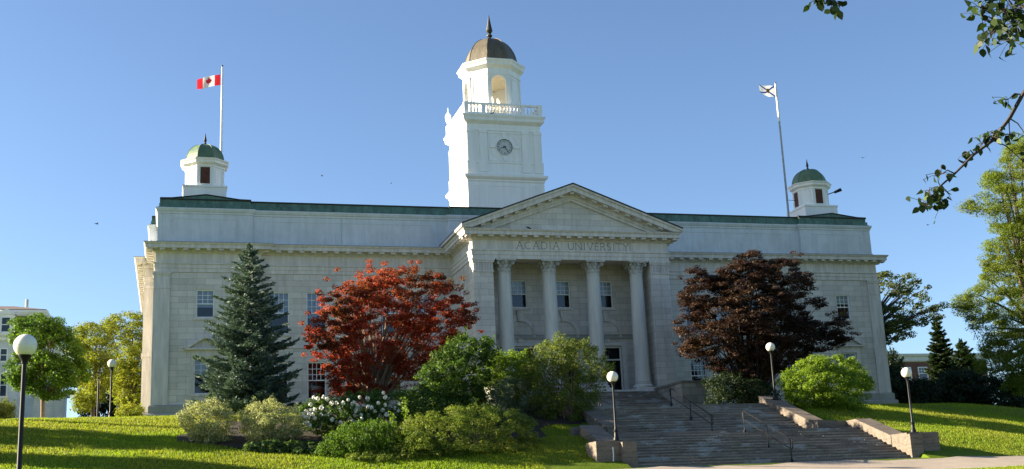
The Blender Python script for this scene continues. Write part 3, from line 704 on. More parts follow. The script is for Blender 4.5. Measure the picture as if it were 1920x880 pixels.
def outline(mb, x0, x1, z0, z1, y, t=0.05, d=0.04):
    for q in ((x0, x1, z1-t, z1), (x0, x1, z0, z0+t), (x0, x0+t, z0+t, z1-t), (x1-t, x1, z0+t, z1-t)): mb.box(q[0], q[1], y-d, y+0.02, q[2], q[3])
y_ = TC-3.22; zc = 23.36
outline(tw, -1.42, 1.42, 22.12, 24.66, y_, 0.09, 0.05)
for (x, z, a, b) in ((0, zc+1.0, .12, .24), (0, zc-1.0, .12, .24), (-1.05, zc, .26, .1), (1.05, zc, .26, .1)): tw.box(x-a, x+a, y_-0.09, y_+0.02, z-b, z+b)
y_ = TC-3.36
outline(tw, -1.6, 1.5, 16, 19.9, y_, 0.05, 0.03); outline(tw, -2.75, -2.4, 16, 19.9, y_, 0.05, 0.03); outline(tw, 2.3, 2.65, 16, 19.9, y_, 0.05, 0.03)
tower = tw.build('clock_tower', M['white'], hall)
def ring(mb, xc, zc, ri, ro, y0, y1, n=48):
    for i in range(n):
        t0, t1 = 2*math.pi*i/n, 2*math.pi*(i+1)/n
        mb.prism_y([(xc+r_*math.cos(t), zc+r_*math.sin(t)) for r_, t in ((ri, t0), (ro, t0), (ro, t1), (ri, t1))], y0, y1)
ck = MB(); y_ = TC-3.22
ck.prism_y([(0.72*math.cos(2*math.pi*i/48), zc+0.72*math.sin(2*math.pi*i/48)) for i in range(48)], y_-0.05, y_+0.02)
clock = ck.build('clock', plain('clock_face', (0.50, 0.53, 0.52), 0.6, 0.03), hall)
rm = MB(); ring(rm, 0, zc, 0.70, 0.745, y_-0.12, y_); ring(rm, 0, zc, 1.18, 1.24, y_-0.035, y_+0.01); rm.build('clock_surround', M['white'], clock)
rd = MB(); ring(rd, 0, zc, 0.655, 0.70, y_-0.085, y_); rd.build('clock_rim', M['blackmetal'], clock)
nm = MB()
for h in range(1, 13):
    a = math.pi/2-2*math.pi*h/12; text_mesh(nm, str(h), 0.24, 0.52*math.cos(a), zc+0.52*math.sin(a), y_-0.056)
nm.build('clock_numerals', M['blackmetal'], clock)
def hand(name, ang, L, w_, y):
    a = math.pi/2-R(ang); ux, uz = math.cos(a), math.sin(a); nx_, nz_ = -uz, ux; b = MB()
    q = [(-0.14*ux-nx_*w_, zc-0.14*uz-nz_*w_), (L*ux-nx_*w_*0.35, zc+L*uz-nz_*w_*0.35), (L*ux+nx_*w_*0.35, zc+L*uz+nz_*w_*0.35), (-0.14*ux+nx_*w_, zc-0.14*uz+nz_*w_)]
    b.prism_y(q[::1], y-0.012, y); b.build(name, M['blackmetal'], clock)
hand('hour_hand', 251, 0.42, 0.045, y_-0.065); hand('minute_hand', 141, 0.60, 0.034, y_-0.085)
# balustrade
bl = MB(); BH = 3.28
for (p0, p1, ax) in (((-BH, TC-BH), (BH, TC-BH), 0), ((-BH, TC+BH), (BH, TC+BH), 0), ((-BH, TC-BH), (-BH, TC+BH), 1), ((BH, TC-BH), (BH, TC+BH), 1)):
    for z0, z1, hw in ((26.2, 26.36, 0.12), (27.06, 27.22, 0.13)):
        bl.box(p0[0]-(hw if ax else -0.0), p1[0]+(hw if ax else 0.0), p0[1]-(0 if ax else hw), p1[1]+(0 if ax else hw), z0, z1)
    for s_ in (-0.53, 0.53):
        c = np.array([(p0[0]+p1[0])/2, (p0[1]+p1[1])/2]); c[ax] += s_*BH*1.0; bl.box(c[0]-0.16, c[0]+0.16, c[1]-0.16, c[1]+0.16, 26.19, 27.2)
    for i in range(20):
        t = -BH+0.3+(2*BH-0.6)*(i+0.5)/20
        if min(abs(t-0.53*BH), abs(t+0.53*BH)) < 0.22: continue
        c = np.array([(p0[0]+p1[0])/2, (p0[1]+p1[1])/2]); c[ax] += t
        bl.lathe([(0.05, 26.36), (0.095, 26.55), (0.05, 26.85), (0.075, 27.06)], c[0], c[1], 6, cap=False)
for x in (-BH, BH):
    for y in (TC-BH, TC+BH): bl.box(x-0.19, x+0.19, y-0.19, y+0.19, 26.18, 27.235)
bl.build('balustrade', M['white'], hall)
for x, y in ((BH, TC+BH), (-BH, TC+BH)):
    u_ = MB(); u_.lathe([(0.16, 27.23), (0.16, 27.3), (0.07, 27.38), (0.22, 27.7), (0.27, 28.05), (0.25, 28.25), (0.10, 28.45), (0.05, 28.6), (0.03, 28.95), (0.0, 29.0)], x, y, 14); u_.build('urn', M['white'], hall, smooth=True)
# belfry (octagonal, open arches on four sides)
def octa(a, c=(0, TC), ph=math.pi/8): r = a/math.cos(math.pi/8); return [(c[0]+r*math.cos(ph+math.pi/4*i), c[1]+r*math.sin(ph+math.pi/4*i)) for i in range(8)]
bf = MB(); BA = 2.33; zb, zt = 26.1, 30.7
ov = octa(BA)
for i in range(8):
    p0, p1 = np.array(ov[i]), np.array(ov[(i+1) % 8]); d = (p1-p0); L = np.linalg.norm(d); d /= L; nn = np.array((d[1], -d[0])); mid = (p0+p1)/2
    P = lambda a, dd, z, mid=mid, d=d, nn=nn: (*(mid+d*a-nn*dd), z)
    card = max(abs(nn)) > 0.9
    if card:
        hw, zs_ = 0.66, 29.55; n = 12; T = 0.28
        arc = [(hw*math.cos(math.pi-math.pi*k/n), zs_+hw*math.sin(math.pi-math.pi*k/n)) for k in range(n+1)]
        for dd in (0, T):
            for a0, a1 in ((-L/2, -hw), (hw, L/2)): bf.add([P(a0, dd, zb), P(a1, dd, zb), P(a1, dd, zt), P(a0, dd, zt)], [(0, 1, 2, 3)])
            for (ax, az), (bx_, bz) in zip(arc[:-1], arc[1:]): bf.add([P(ax, dd, az), P(bx_, dd, bz), P(bx_, dd, zt), P(ax, dd, zt)], [(0, 1, 2, 3)])
        rim = [(-hw, zb)]+arc+[(hw, zb)]
        for (ax, az), (bx_, bz) in zip(rim[:-1], rim[1:]): bf.add([P(ax, 0, az), P(ax, T, az), P(bx_, T, bz), P(bx_, 0, bz)], [(0, 1, 2, 3)])
        for k in range(n):                   # archivolt
            t0, t1 = math.pi*k/n, math.pi*(k+1)/n; q = [(r_*math.cos(t), zs_+r_*math.sin(t)) for r_, t in ((0.68, t0), (0.80, t0), (0.80, t1), (0.68, t1))]
            b0 = [P(a, -0.05, z) for a, z in q]; b1 = [P(a, 0.01, z) for a, z in q]; bf.hull8(b0, b1)
        pbox(bf, P, -0.82, -0.66, -0.06, 0.02, 29.4, 29.54); pbox(bf, P, 0.66, 0.82, -0.06, 0.02, 29.4, 29.54)
    else:
        for dd in (0, 0.28): bf.add([P(-L/2, dd, zb), P(L/2, dd, zb), P(L/2, dd, zt), P(-L/2, dd, zt)], [(0, 1, 2, 3)])
        for q in ((-0.62, -0.55, 27.3, 30.1), (0.55, 0.62, 27.3, 30.1), (-0.55, 0.55, 30.03, 30.1)): pbox(bf, P, q[0], q[1], -0.04, 0.01, q[2], q[3])
    for s_ in (-1, 1): pbox(bf, P, *sorted((s_*(L/2-0.14), s_*(L/2-0.005))), -0.06, 0.02, zb, 30.3)
bf.sweep(ov, [(0, 30.3), (0.07, 30.32), (0.07, 30.5), (0.03, 30.52), (0.03, 30.85), (0.1, 30.9), (0.2, 31.0), (0.38, 31.12), (0.40, 31.32), (0.52, 31.5), (0.52, 31.58), (-0.5, 31.75)], True)
bf.prism_z(octa(BA-0.29), 30.4, 30.5)
bf.build('belfry', M['white'], hall)
bi = MB(); bi.prism_z(octa(BA-0.31), 30.3, 30.38); bi.build('belfry_ceiling', M['cream'], hall)
bi = MB(); bi.prism_z(octa(0.75), 26.1, 28.2); bi.build('bell_hatch', M['cream'], hall)
def dome(mb, a, c, z0, h, n=9, bulge=0.86):
    rings = []
    for i in range(n+1):
        t = i/n*math.pi/2; r = a*(math.cos(t)**0.86)*0.985+0.012; rings.append((r, z0+h*math.sin(t)**1.05))
    vs_ = []
    for r, z in rings:
        for p in octa(r, c): vs_.append((*p, z))
    mb.add(vs_, [(i*8+k, i*8+(k+1) % 8, (i+1)*8+(k+1) % 8, (i+1)*8+k) for i in range(n) for k in range(8)])
    for k in range(8): mb.tube([vs_[i*8+k] for i in range(n+1)], 0.035*a/2.2, 5)
dm = MB(); dome(dm, 2.22, (0, TC), 31.68, 2.75); dm.sweep(octa(2.22), [(0.32, 31.62), (0.3, 31.70), (-0.1, 31.8)], True)
dm.build('tower_dome', M['bdome'], hall)
def finial(name, c, z, s, parent):
    f = MB(); f.lathe([(0.5*s, z-0.12*s), (0.42*s, z+0.06*s), (0.2*s, z+0.12*s), (0.16*s, z+0.3*s), (0.28*s, z+0.42*s), (0.28*s, z+0.52*s), (0.14*s, z+0.62*s), (0.16*s, z+0.7*s), (0.33*s, z+0.98*s), (0.30*s, z+1.1*s), (0.15*s, z+1.9*s), (0.02*s, z+2.7*s)], *c, 10)
    return f.build(name, M['finial'], parent)
finial('tower_finial', (0, TC), 34.4, 0.92, hall)
# cupolas
def cupola(cx, louv):
    c = (cx, 3.4)
    b = MB(); b.box(cx-1.5, cx+1.5, 1.9, 4.9, 15.4, 16.72); b.box(cx-1.56, cx+1.56, 1.84, 4.96, 16.725, 16.86)
    b.prism_z(octa(1.34, c), 16.86, 18.4)
    oc = octa(1.34, c)
    b.sweep(oc, [(0, 18.3), (0.05, 18.34), (0.05, 18.44), (0.12, 18.5), (0.25, 18.6), (0.27, 18.74), (0.36, 18.86), (0.36, 18.9), (-0.3, 19.0)], True)
    for i in range(8):
        p0, p1 = np.array(oc[i]), np.array(oc[(i+1) % 8]); d = p1-p0; L = np.linalg.norm(d); d /= L; nn = np.array((d[1], -d[0])); mid = (p0+p1)/2
        P = lambda a, dd, z, mid=mid, d=d, nn=nn: (*(mid+d*a-nn*dd), z)
        for s_ in (-1, 1): pbox(b, P, *sorted((s_*(L/2-0.09), s_*(L/2-0.004))), -0.035, 0.02, 16.87, 18.3)
        if max(abs(nn)) > 0.9:
            for q in ((-0.40, -0.34, 16.98, 18.38), (0.34, 0.40, 16.98, 18.38), (-0.34, 0.34, 16.98, 17.03)): pbox(b, P, q[0], q[1], -0.04, 0.01, q[2], q[3] if q[3] < 18.3 else 18.29)
        else:
            for q in ((-0.36, -0.32, 17.1, 18.2), (0.32, 0.36, 17.1, 18.2), (-0.32, 0.32, 18.16, 18.2)): pbox(b, P, q[0], q[1], -0.025, 0.01, q[2], q[3])
    cu = b.build('cupola', M['white'], hall)
    for i in range(8):
        p0, p1 = np.array(oc[i]), np.array(oc[(i+1) % 8]); d = p1-p0; L = np.linalg.norm(d); d /= L; nn = np.array((d[1], -d[0])); mid = (p0+p1)/2
        if max(abs(nn)) < 0.9: continue
        P = lambda a, dd, z, mid=mid, d=d, nn=nn: (*(mid+d*a-nn*dd), z)
        lv = MB(); pbox(lv, P, -0.335, 0.335, -0.006, 0.005, 17.04, 18.28)
        for k in range(13):
            z = 17.06+k*0.092; lv.hull8([P(-0.33, -0.008, z+0.05), P(0.33, -0.008, z+0.05), P(0.33, -0.035, z), P(-0.33, -0.035, z)], [P(-0.33, -0.008, z+0.075), P(0.33, -0.008, z+0.075), P(0.33, -0.035, z+0.025), P(-0.33, -0.035, z+0.025)])
        lv.build('louvre', M['louvre'], cu)
    d_ = MB(); dome(d_, 1.34, c, 18.98, 1.36); d_.sweep(octa(1.34, c), [(0.2, 18.93), (0.19, 18.99), (-0.05, 19.06)], True)
    d_.build('dome', M['gdome'], cu); finial('finial', c, 20.32, 0.36, cu)
    return cu
cupola(-24.8, None); cuR = cupola(24.8, None)
fl = MB(); fl.tube([(26.0, 2.6, 18.0), (26.5, 2.3, 18.15)], 0.04, 6); fl.tube([(26.45, 2.35, 18.1), (26.95, 2.0, 18.3)], [0.1, 0.15], 10); fl.build('floodlight', M['blackmetal'], cuR)

# ------------------------------------------------------------------ flagpoles and flags
def flagpole(x, y, ztop, label, two=False):
    t = thing('flagpole', (x, y, 15.42), label, 'flagpole', 'flagpoles on the hall roof')
    m = MB(); m.tube([(x, y, 15.42), (x, y, ztop-3.6), (x, y, ztop)], [0.085, 0.07, 0.05], 10); m.build('pole', M['white'] if not two else plain('shaded_pole', (0.30, 0.33, 0.36), 0.5), t, smooth=True)  # grey variant paints the tower's shade onto the lower pole
    if two: m = MB(); m.tube([(x, y, ztop-3.4), (x, y, ztop)], [0.09, 0.075], 10); m.build('sunlit_pole_top', M['white'], t, smooth=True)  # white tube stands in for the sunlit part of the same pole
    m = MB(); m.lathe([(0.02, ztop), (0.08, ztop+0.04), (0.08, ztop+0.12), (0.0, ztop+0.16)], x, y, 8); m.build('truck', M['blackmetal'], t)
    m = MB(); m.box(x-0.2, x+0.2, y-0.2, y+0.2, 15.42, 15.5); m.build('base_plate', M['blackmetal'], t)
    m = MB(); m.tube([(x+0.09, y-0.03, 16.5), (x+0.1, y-0.03, ztop-0.1)], 0.012, 4); m.build('halyard', M['sash'], t)
    return t
flagpole(-23.6, 5.1, 27.2, 'white flagpole on the roof behind the left green cupola')
fp = flagpole(22.55, 3.4, 27.95, 'slim flagpole beside the right cupola, shade painted grey below its sunlit white top', True)
m = MB(); m.tube([(22.55, 3.4, 17.6), (23.5, 3.4, 17.6)], 0.02, 5); m.build('bracket', M['blackmetal'], fp)
def see_through(nt, b, c):
    nt.links.new(c, b.inputs['Base Color']); b.inputs['Roughness'].default_value = 0.7
    tl = N(nt, 'ShaderNodeBsdfTranslucent'); nt.links.new(c, tl.inputs[0]); mx = N(nt, 'ShaderNodeMixShader'); mx.inputs[0].default_value = 0.25
    nt.links.new(b.outputs[0], mx.inputs[1]); nt.links.new(tl.outputs[0], mx.inputs[2]); nt.links.new(mx.outputs[0], nt.nodes['Material Output'].inputs[0])
def flagmat_ca():
    m, nt, b = newmat('maple_leaf_flag_cloth')
    uv = N(nt, 'ShaderNodeUVMap'); s = N(nt, 'ShaderNodeSeparateXYZ'); nt.links.new(uv.outputs[0], s.inputs[0])
    c = ramp(nt, s.outputs[0], [(0.0, (0.62, 0.02, 0.03)), (0.25, (0.80, 0.78, 0.76)), (0.75, (0.62, 0.02, 0.03))])
    nt.nodes[-1].color_ramp.interpolation = 'CONSTANT'
    see_through(nt, b, c); return m
def cloth(name, mat, f, label, nu=24, nv=10):
    root = tag(bpy.data.objects.new(name, None), label, 'flag', 'flags flying over the hall'); col.objects.link(root); root.location = tuple(f(0, 0))
    me = bpy.data.meshes.new('cloth'); vs_ = [tuple(np.array(f(i/nu, j/nv))-np.array(f(0, 0))) for j in range(nv+1) for i in range(nu+1)]
    fs = [(j*(nu+1)+i, j*(nu+1)+i+1, (j+1)*(nu+1)+i+1, (j+1)*(nu+1)+i) for j in range(nv) for i in range(nu)]
    me.from_pydata(vs_, [], fs); uvl = me.uv_layers.new()
    for p in me.polygons:
        for li, vi in zip(p.loop_indices, p.vertices): uvl.data[li].uv = ((vi % (nu+1))/nu, (vi//(nu+1))/nv)
    me.polygons.foreach_set('use_smooth', [True]*len(fs)); me.materials.append(mat)
    o = bpy.data.objects.new('cloth', me); col.objects.link(o); o.parent = root
    return root
def fca(u, v):                               # u from hoist to fly, v from bottom to top
    L = 1.85*u; return (-23.72-L*0.93, 5.1+0.17*math.sin(u*10+v)*u-0.30*u, 25.72-0.42*u-0.22*u*u+0.86*v+0.07*math.sin(u*9+v*2)*u)
f1 = cloth('flag', flagmat_ca(), fca, 'red and white flag with maple leaf flying from the left pole')
LEAF = [(0, 1), (.13, .74), (.30, .83), (.23, .45), (.42, .63), (.47, .52), (.68, .55), (.60, .34), (.70, .27), (.36, .0), (.40, -.12), (.04, -.07), (.06, -.42)]
LEAF = [(0, -.42)]+[(x, y) for x, y in LEAF[::-1]]+[(-x, y) for x, y in LEAF[1:]]
lm = MB()
for sd_ in (-1, 1):
    vs_ = [(lambda p: (p[0], p[1]+sd_*0.012, p[2]))(fca(0.5+x*0.30*0.62, 0.40+y*0.50)) for x, y in LEAF]; lm.add(vs_, [tuple(range(len(vs_)))])
def dyed(name, c):
    m, nt, b = newmat(name); see_through(nt, b, ramp(nt, noise(nt, 4), [(0.3, tuple(x*0.92 for x in c)), (0.7, c)])); return m
lm.build('maple_leaf', dyed('flag_red', (0.90, 0.05, 0.04)), f1)
def fns(u, v):
    return (22.45-1.62*u, 3.4+0.10*math.sin(u*7+v)*u-0.35*u, 26.72+0.95*v*(1-0.30*u)+0.30*u+0.07*math.sin(u*6+0.5)-0.18*(1-v)*math.sin(u*3.1))
def flagmat_ns():
    m, nt, b = newmat('saltire_flag_cloth')
    uv = N(nt, 'ShaderNodeUVMap'); s = N(nt, 'ShaderNodeSeparateXYZ'); nt.links.new(uv.outputs[0], s.inputs[0])
    def mth(op, a, bb):
        n = N(nt, 'ShaderNodeMath', operation=op)
        for i, x in enumerate((a, bb)):
            if hasattr(x, 'links'): nt.links.new(x, n.inputs[i])
            else: n.inputs[i].default_value = x
        return n.outputs[0]
    d1 = mth('ABSOLUTE', mth('SUBTRACT', s.outputs[0], s.outputs[1]), 0); d2 = mth('ABSOLUTE', mth('SUBTRACT', mth('ADD', s.outputs[0], s.outputs[1]), 1.0), 0)
    f = mth('LESS_THAN', mth('MINIMUM', d1, d2), 0.085)
    see_through(nt, b, mixc(nt, (0.82, 0.81, 0.79), (0.02, 0.06, 0.30), f))
    return m
f2 = cloth('flag', flagmat_ns(), fns, 'white flag with blue saltire and small yellow shield flying from the right pole')
sh = MB()
for sd_ in (-1, 1): sh.add([(lambda p: (p[0], p[1]+sd_*0.012, p[2]))(fns(0.5+x, 0.5+z)) for x, z in ((-.12, .22), (.12, .22), (.12, -.05), (0, -.24), (-.12, -.05))], [(0, 1, 2, 3, 4)])
shd = sh.build('shield', dyed('flag_yellow', (0.70, 0.45, 0.05)), f2)
sh = MB()
for sd_ in (-1, 1): sh.add([(lambda p: (p[0], p[1]+sd_*0.02, p[2]))(fns(0.5+x, 0.5+z)) for x, z in ((-.07, .12), (0, .16), (.07, .10), (.05, -.06), (0, -.10), (-.05, -.02))], [(0, 1, 2, 3, 4, 5)])
sh.build('lion', dyed('flag_dark_red', (0.50, 0.03, 0.03)), shd)

# ================================================================== staircase
st = thing('stone_staircase', (0, -28, -3.4), 'broad weathered stone staircase climbing the bank to the portico', 'staircase')
def flight(name, x0, x1, ytop, ztop, n, rise, tread, extra=None, mat='steps'):
    m = MB(); nz_ = MB(); rr = random.Random(len(name))
    for i in range(n):
        zt = ztop-rise*(i+1); y0 = ytop-tread*(i+1); e = extra(i) if extra else 0
        m.box(x0-e, x1+e, y0, ytop-tread*i+0.15, zt-0.75, zt)
        x = x0-e+0.005                       # stone blocks of uneven length, slightly settled
        while x < x1+e-0.3:
            L = min(rr.uniform(1.1, 2.6), x1+e-0.005-x); dz = rr.uniform(-0.006, 0.008); dy = rr.uniform(0.014, 0.034)
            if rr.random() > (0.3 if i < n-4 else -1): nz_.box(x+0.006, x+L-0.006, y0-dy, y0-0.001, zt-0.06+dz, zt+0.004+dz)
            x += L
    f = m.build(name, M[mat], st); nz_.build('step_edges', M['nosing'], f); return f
pst = flight('porch_steps', -5.4, 5.4, -6.2, FLOOR, 15, 0.158, 0.37)
ld = MB(); ld.box(-5.5, 5.5, -22.0, -11.9, -2.0, -1.52); ld.build('upper_landing', M['steps'], st)
flight('upper_flight', -5.3, 5.3, -22.0, -1.52, 12, 0.155, 0.375)
ld = MB(); ld.box(-7.3, 7.3, -28.5, -26.4, -4.0, -3.40); ld.build('middle_landing', M['steps'], st)
flight('lower_flight', -7.0, 7.0, -28.5, -3.40, 13, 0.148, 0.38, lambda i: 0 if i < 10 else 0.0 if i < 10 else (0.9+1.15*(i-10)))
def cheek(x0, x1, ya, za, yb, zb, cap=0.0):
    m = MB(); m.prism_x([(yb, zb-1.6), (ya, zb-1.6), (ya, za), (yb, zb)][::1], x0, x1); return m
for sgn in (-1, 1):
    a, b = sorted((sgn*5.3, sgn*6.15))
    m = cheek(a, b, -21.3, -1.05, -26.6, -2.85); c_ = m.build('cheek_wall', M['cheek'], st)
    m = MB(); m.box(a-0.12 if sgn < 0 else a-0.05, b+0.05 if sgn < 0 else b+0.12, -27.55, -26.6, -4.2, -2.95); m.build('end_block', M['cheek'], c_)
    m = MB(); m.box(*sorted((sgn*6.2, sgn*8.0)), -27.4, -26.9, -4.2, -2.98); m.build('return_wall', M['cheek'], c_)
    a, b = sorted((sgn*7.0, sgn*7.95))
    m = cheek(a, b, -28.2, -2.95, -31.3, -4.02); c_ = m.build('cheek_wall', M['cheek'], st)
    m = MB(); m.box(*sorted((sgn*7.0, sgn*7.6)), -28.2, -27.3, -4.2, -2.98); m.build('end_block', M['cheek'], c_)
    # pedestal carrying a lamp
    m = MB(); x0, x1 = sorted((sgn*7.0, sgn*8.75)); 
    m.box(x0, x1, -32.6, -31.25, -5.4, -3.98)
    xb0, xb1 = sorted((sgn*6.96, sgn*7.62)); m.box(xb0, xb1, -32.9, -32.62, -5.4, -4.05)
    p_ = m.build('pedestal', M['cheek'], st)
    if sgn < 0:
        ck_ = MB(); ck_.add([(-8.0, -32.606, -4.25), (-7.95, -32.606, -4.25), (-7.94, -32.606, -4.6), (-7.98, -32.606, -5.0), (-8.03, -32.606, -5.0), (-7.99, -32.606, -4.6)], [(0, 1, 2, 5), (5, 2, 3, 4)]); ck_.build('white_streak', M['white'], p_)
    # block wall beside the porch steps
    m = MB(); x0, x1 = sorted((sgn*5.4, sgn*7.25)); m.box(x0, x1, -10.6, -6.06, -1.6, 0.9); c_ = m.build('porch_cheek_wall', M['cheekgrey'], st)
    m = MB(); m.box(x0-0.07, x1+0.07, -10.7, -6.05, 0.903, 1.06); m.build('coping', M['coping'], c_)
bank = MB()
for sgn in (-1, 1):
    a, b = sorted((sgn*5.3, sgn*8.2)); bank.box(a, b, -10.0, -6.0, -1.8, -1.0)
bank.build('stair_footing', M['plinth'], st)

# ------------------------------------------------------------------ handrails
def handrail(x, pts, label, posts, h=0.98):
    t = thing('handrail', (x, pts[0][0], pts[0][1]), label, 'handrail', 'pipe handrails on the stone steps')
    r = MB()
    (y0, z0), (y1, z1) = pts
    top = [(x, y0+0.02, z0+h-0.45), (x, y0+0.10, z0+h-0.40), (x, y0+0.10, z0+h-0.06), (x, y0+0.02, z0+h), (x, y0-0.06, z0+h)]
    end = [(x, y1, z1+h), (x, y1-0.16, z1+h-0.02), (x, y1-0.18, z1+h-0.1), (x, y1-0.18, z1+h-0.4), (x, y1-0.12, z1+h-0.46), (x, y1, z1+h-0.45)]
    r.tube(top+end, 0.026, 7); r.tube([(x, y0+0.02, z0+h-0.45), (x, y1, z1+h-0.45)], 0.022, 6)
    r.build('rail', M['rail'], t, smooth=True)
    for f in posts:
        y = y0+(y1-y0)*f; z = z0+(z1-z0)*f
        p = MB(); p.tube([(x, y, z-0.1), (x, y, z+h)], 0.026, 8); p.lathe([(0.09, z-0.02), (0.09, z+0.03), (0.05, z+0.08), (0.035, z+0.16)], x, y, 10); p.build('post', M['rail'], t, smooth=True)
handrail(-0.45, [(-22.15, -1.55), (-27.0, -3.42)], 'black pipe handrail on the upper flight below the porch', (0, 0.5, 1), 0.92)
handrail(0.5, [(-28.7, -3.5), (-33.1, -5.15)], 'black pipe handrail on the lowest flight nearest the path', (0, 0.52, 1), 1.02)
handrail(-1.0, [(-9.3, -0.2), (-12.3, -1.5)], 'black pipe handrail on the porch steps beside the tall shrub', (0.0, 0.95), 1.0)

# ------------------------------------------------------------------ lamps
def lamp(x, y, z, h, label):
    t = thing('street_lamp', (x, y, z), label, 'lamp post', 'globe lamps on black posts')
    p = MB(); p.lathe([(0.085, z+0.5), (0.055, z+0.62), (0.05, z+h-0.62), (0.05, z+h-0.36)], x, y, 14); p.build('post', M['blackmetal'], t, smooth=True)
    b = MB(); b.box(x-0.19, x+0.19, y-0.19, y+0.19, z, z+0.05); b.lathe([(0.14, z+0.05), (0.14, z+0.14), (0.10, z+0.2), (0.085, z+0.42), (0.11, z+0.45), (0.11, z+0.5), (0.07, z+0.54)], x, y, 14); b.build('base', M['blackmetal'], t, smooth=True)
    c = MB(); c.lathe([(0.05, z+h-0.42), (0.075, z+h-0.40), (0.075, z+h-0.34), (0.13, z+h-0.26), (0.14, z+h-0.215), (0.12, z+h-0.21)], x, y, 16); c.build('collar', M['blackmetal'], t, smooth=True)
    g = MB(); n = 18
    g.lathe([(max(0.255*math.sin(math.pi*i/n), 0.001), z+h-0.255*math.cos(math.pi*i/n)) for i in range(n+1)], x, y, 32, cap=False)
    gl = g.build('globe', M['globe'], t, smooth=True)
    s_ = MB(); s_.lathe([(0.257, z+h-0.006), (0.2585, z+h), (0.257, z+h+0.006)], x, y, 32, cap=False); s_.build('globe_seam', M['doorframe'], gl, smooth=True)
    return t
lamp(7.8, -32.0, -3.98, 2.93, 'globe lamp on the stone pedestal right of the steps, before the lawn')
lamp(-7.55, -32.0, -3.98, 2.90, 'globe lamp on the pedestal left of the steps, in front of the porch door')
lamp(5.85, -22.2, -1.35, 2.97, 'globe lamp at the head of the steps in front of the purple maple')
g0 = float(ground(-30.0, -54)); lamp(-29.98, -54, g0, -2.72-g0, 'largest globe lamp, nearest the camera on the front lawn')
p5 = at(210, 682, -9); g0 = float(ground(p5[0], -9)); lamp(p5[0], -9, g0, p5[2]-g0, 'globe lamp behind the lawn crest, before yellow green trees left of the hall')
q = at(183, 770, -3); g0 = float(ground(q[0], -3)); tp = at(184, 709, -3)[2]
t = thing('signpost', (q[0], -3, g0), 'bare dark post without a globe beside the lamp left of the hall', 'post')
m = MB(); m.tube([(q[0], -3, g0), (q[0], -3, tp)], 0.06, 8); m.build('post', M['blackmetal'], t); m = MB(); m.lathe([(0.075, tp-0.06), (0.08, tp), (0.0, tp+0.05)], q[0], -3, 8); m.build('cap', M['blackmetal'], t)

# ================================================================== background buildings
def simple_window(parent, P, a0, a1, z0, z1, split=True):
    f = MB(); t = 0.11
    for q in ((a0-t, a0, z0-t, z1+t), (a1, a1+t, z0-t, z1+t), (a0, a1, z1, z1+t), (a0-0.05, a1+0.05, z0-t-0.06, z0)): pbox(f, P, q[0], q[1], -0.07, 0.05, q[2], q[3])
    zm = (z0+z1)/2; pbox(f, P, a0, a1, -0.03, 0.04, zm-0.04, zm+0.04)
    if split:
        for i in (1, 2): x = a0+(a1-a0)*i/3; pbox(f, P, x-0.02, x+0.02, -0.02, 0.03, zm+0.04, z1)
        z = (zm+z1)/2; pbox(f, P, a0, a1, -0.021, 0.029, z-0.02, z+0.02)
    wn = f.build('window', M['white'], parent)
    p = MB(); p.add([P(a0, -0.005, z0), P(a1, -0.005, z0), P(a1, -0.005, z1), P(a0, -0.005, z1)], [(0, 1, 2, 3)]); p.build('pane', M['darkglass'], wn)
m_, nt_, b_ = newmat('dark_pane'); b_.inputs['Base Color'].default_value = (0.02, 0.03, 0.05, 1); b_.inputs['Roughness'].default_value = 0.06; M['darkglass'] = m_
YB = 45.0
lb = thing('white_house', (-48, YB, 0), 'large white clapboard house with dark mansard roof and dormers behind left trees', 'house')
cz = at(0, 632, YB)[2]; rt = at(0, 578, YB)[2]; xr = at(93, 650, YB)[0]
m = MB(); m.box(-66, xr, YB, YB+16, -0.5, cz); m.build('wall', M['clapboard'], lb)
m = MB(); m.sweep([(-66, YB+16), (-66, YB), (xr, YB), (xr, YB+16)], [(0, cz-0.5), (0.25, cz-0.35), (0.3, cz-0.1), (0.55, cz+0.1), (0.6, cz+0.35), (-0.2, cz+0.4)]); m.build('cornice', M['white'], lb)
m = MB(); m.hull8([(-66.3, YB-0.3, cz+0.36), (xr+0.3, YB-0.3, cz+0.36), (xr+0.3, YB+16, cz+0.36), (-66.3, YB+16, cz+0.36)], [(-65.3, YB+0.8, rt-0.6), (xr-0.8, YB+0.8, rt-0.6), (xr-0.8, YB+15, rt-0.6), (-65.3, YB+15, rt-0.6)])
rf = m.build('mansard_roof', M['mansard'], lb)
m = MB(); m.sweep([(-65.3, YB+15), (-65.3, YB+0.8), (xr-0.8, YB+0.8), (xr-0.8, YB+15)], [(0, rt-0.75), (0.2, rt-0.6), (0.4, rt-0.3), (0.42, rt-0.1), (-0.3, rt)]); m.build('upper_cornice', M['white'], lb)
m = MB(); m.hull8([(-65.6, YB+0.5, rt-0.02), (xr-0.5, YB+0.5, rt-0.02), (xr-0.5, YB+15, rt-0.02), (-65.6, YB+15, rt-0.02)], [(-63, YB+4, rt+0.9), (xr-4, YB+4, rt+0.9), (xr-4, YB+12, rt+0.9), (-63, YB+12, rt+0.9)]); m.build('roof_top', M['flatroof'], rf)
pp_ = at(50, 578, YB+3); m = MB(); m.tube([(pp_[0], YB+3, rt-0.2), (pp_[0], YB+3, at(50, 562, YB+3)[2])], 0.16, 10); m.build('chimney_pipe', plain('galvanised', (0.55, 0.56, 0.57), 0.4), rf)
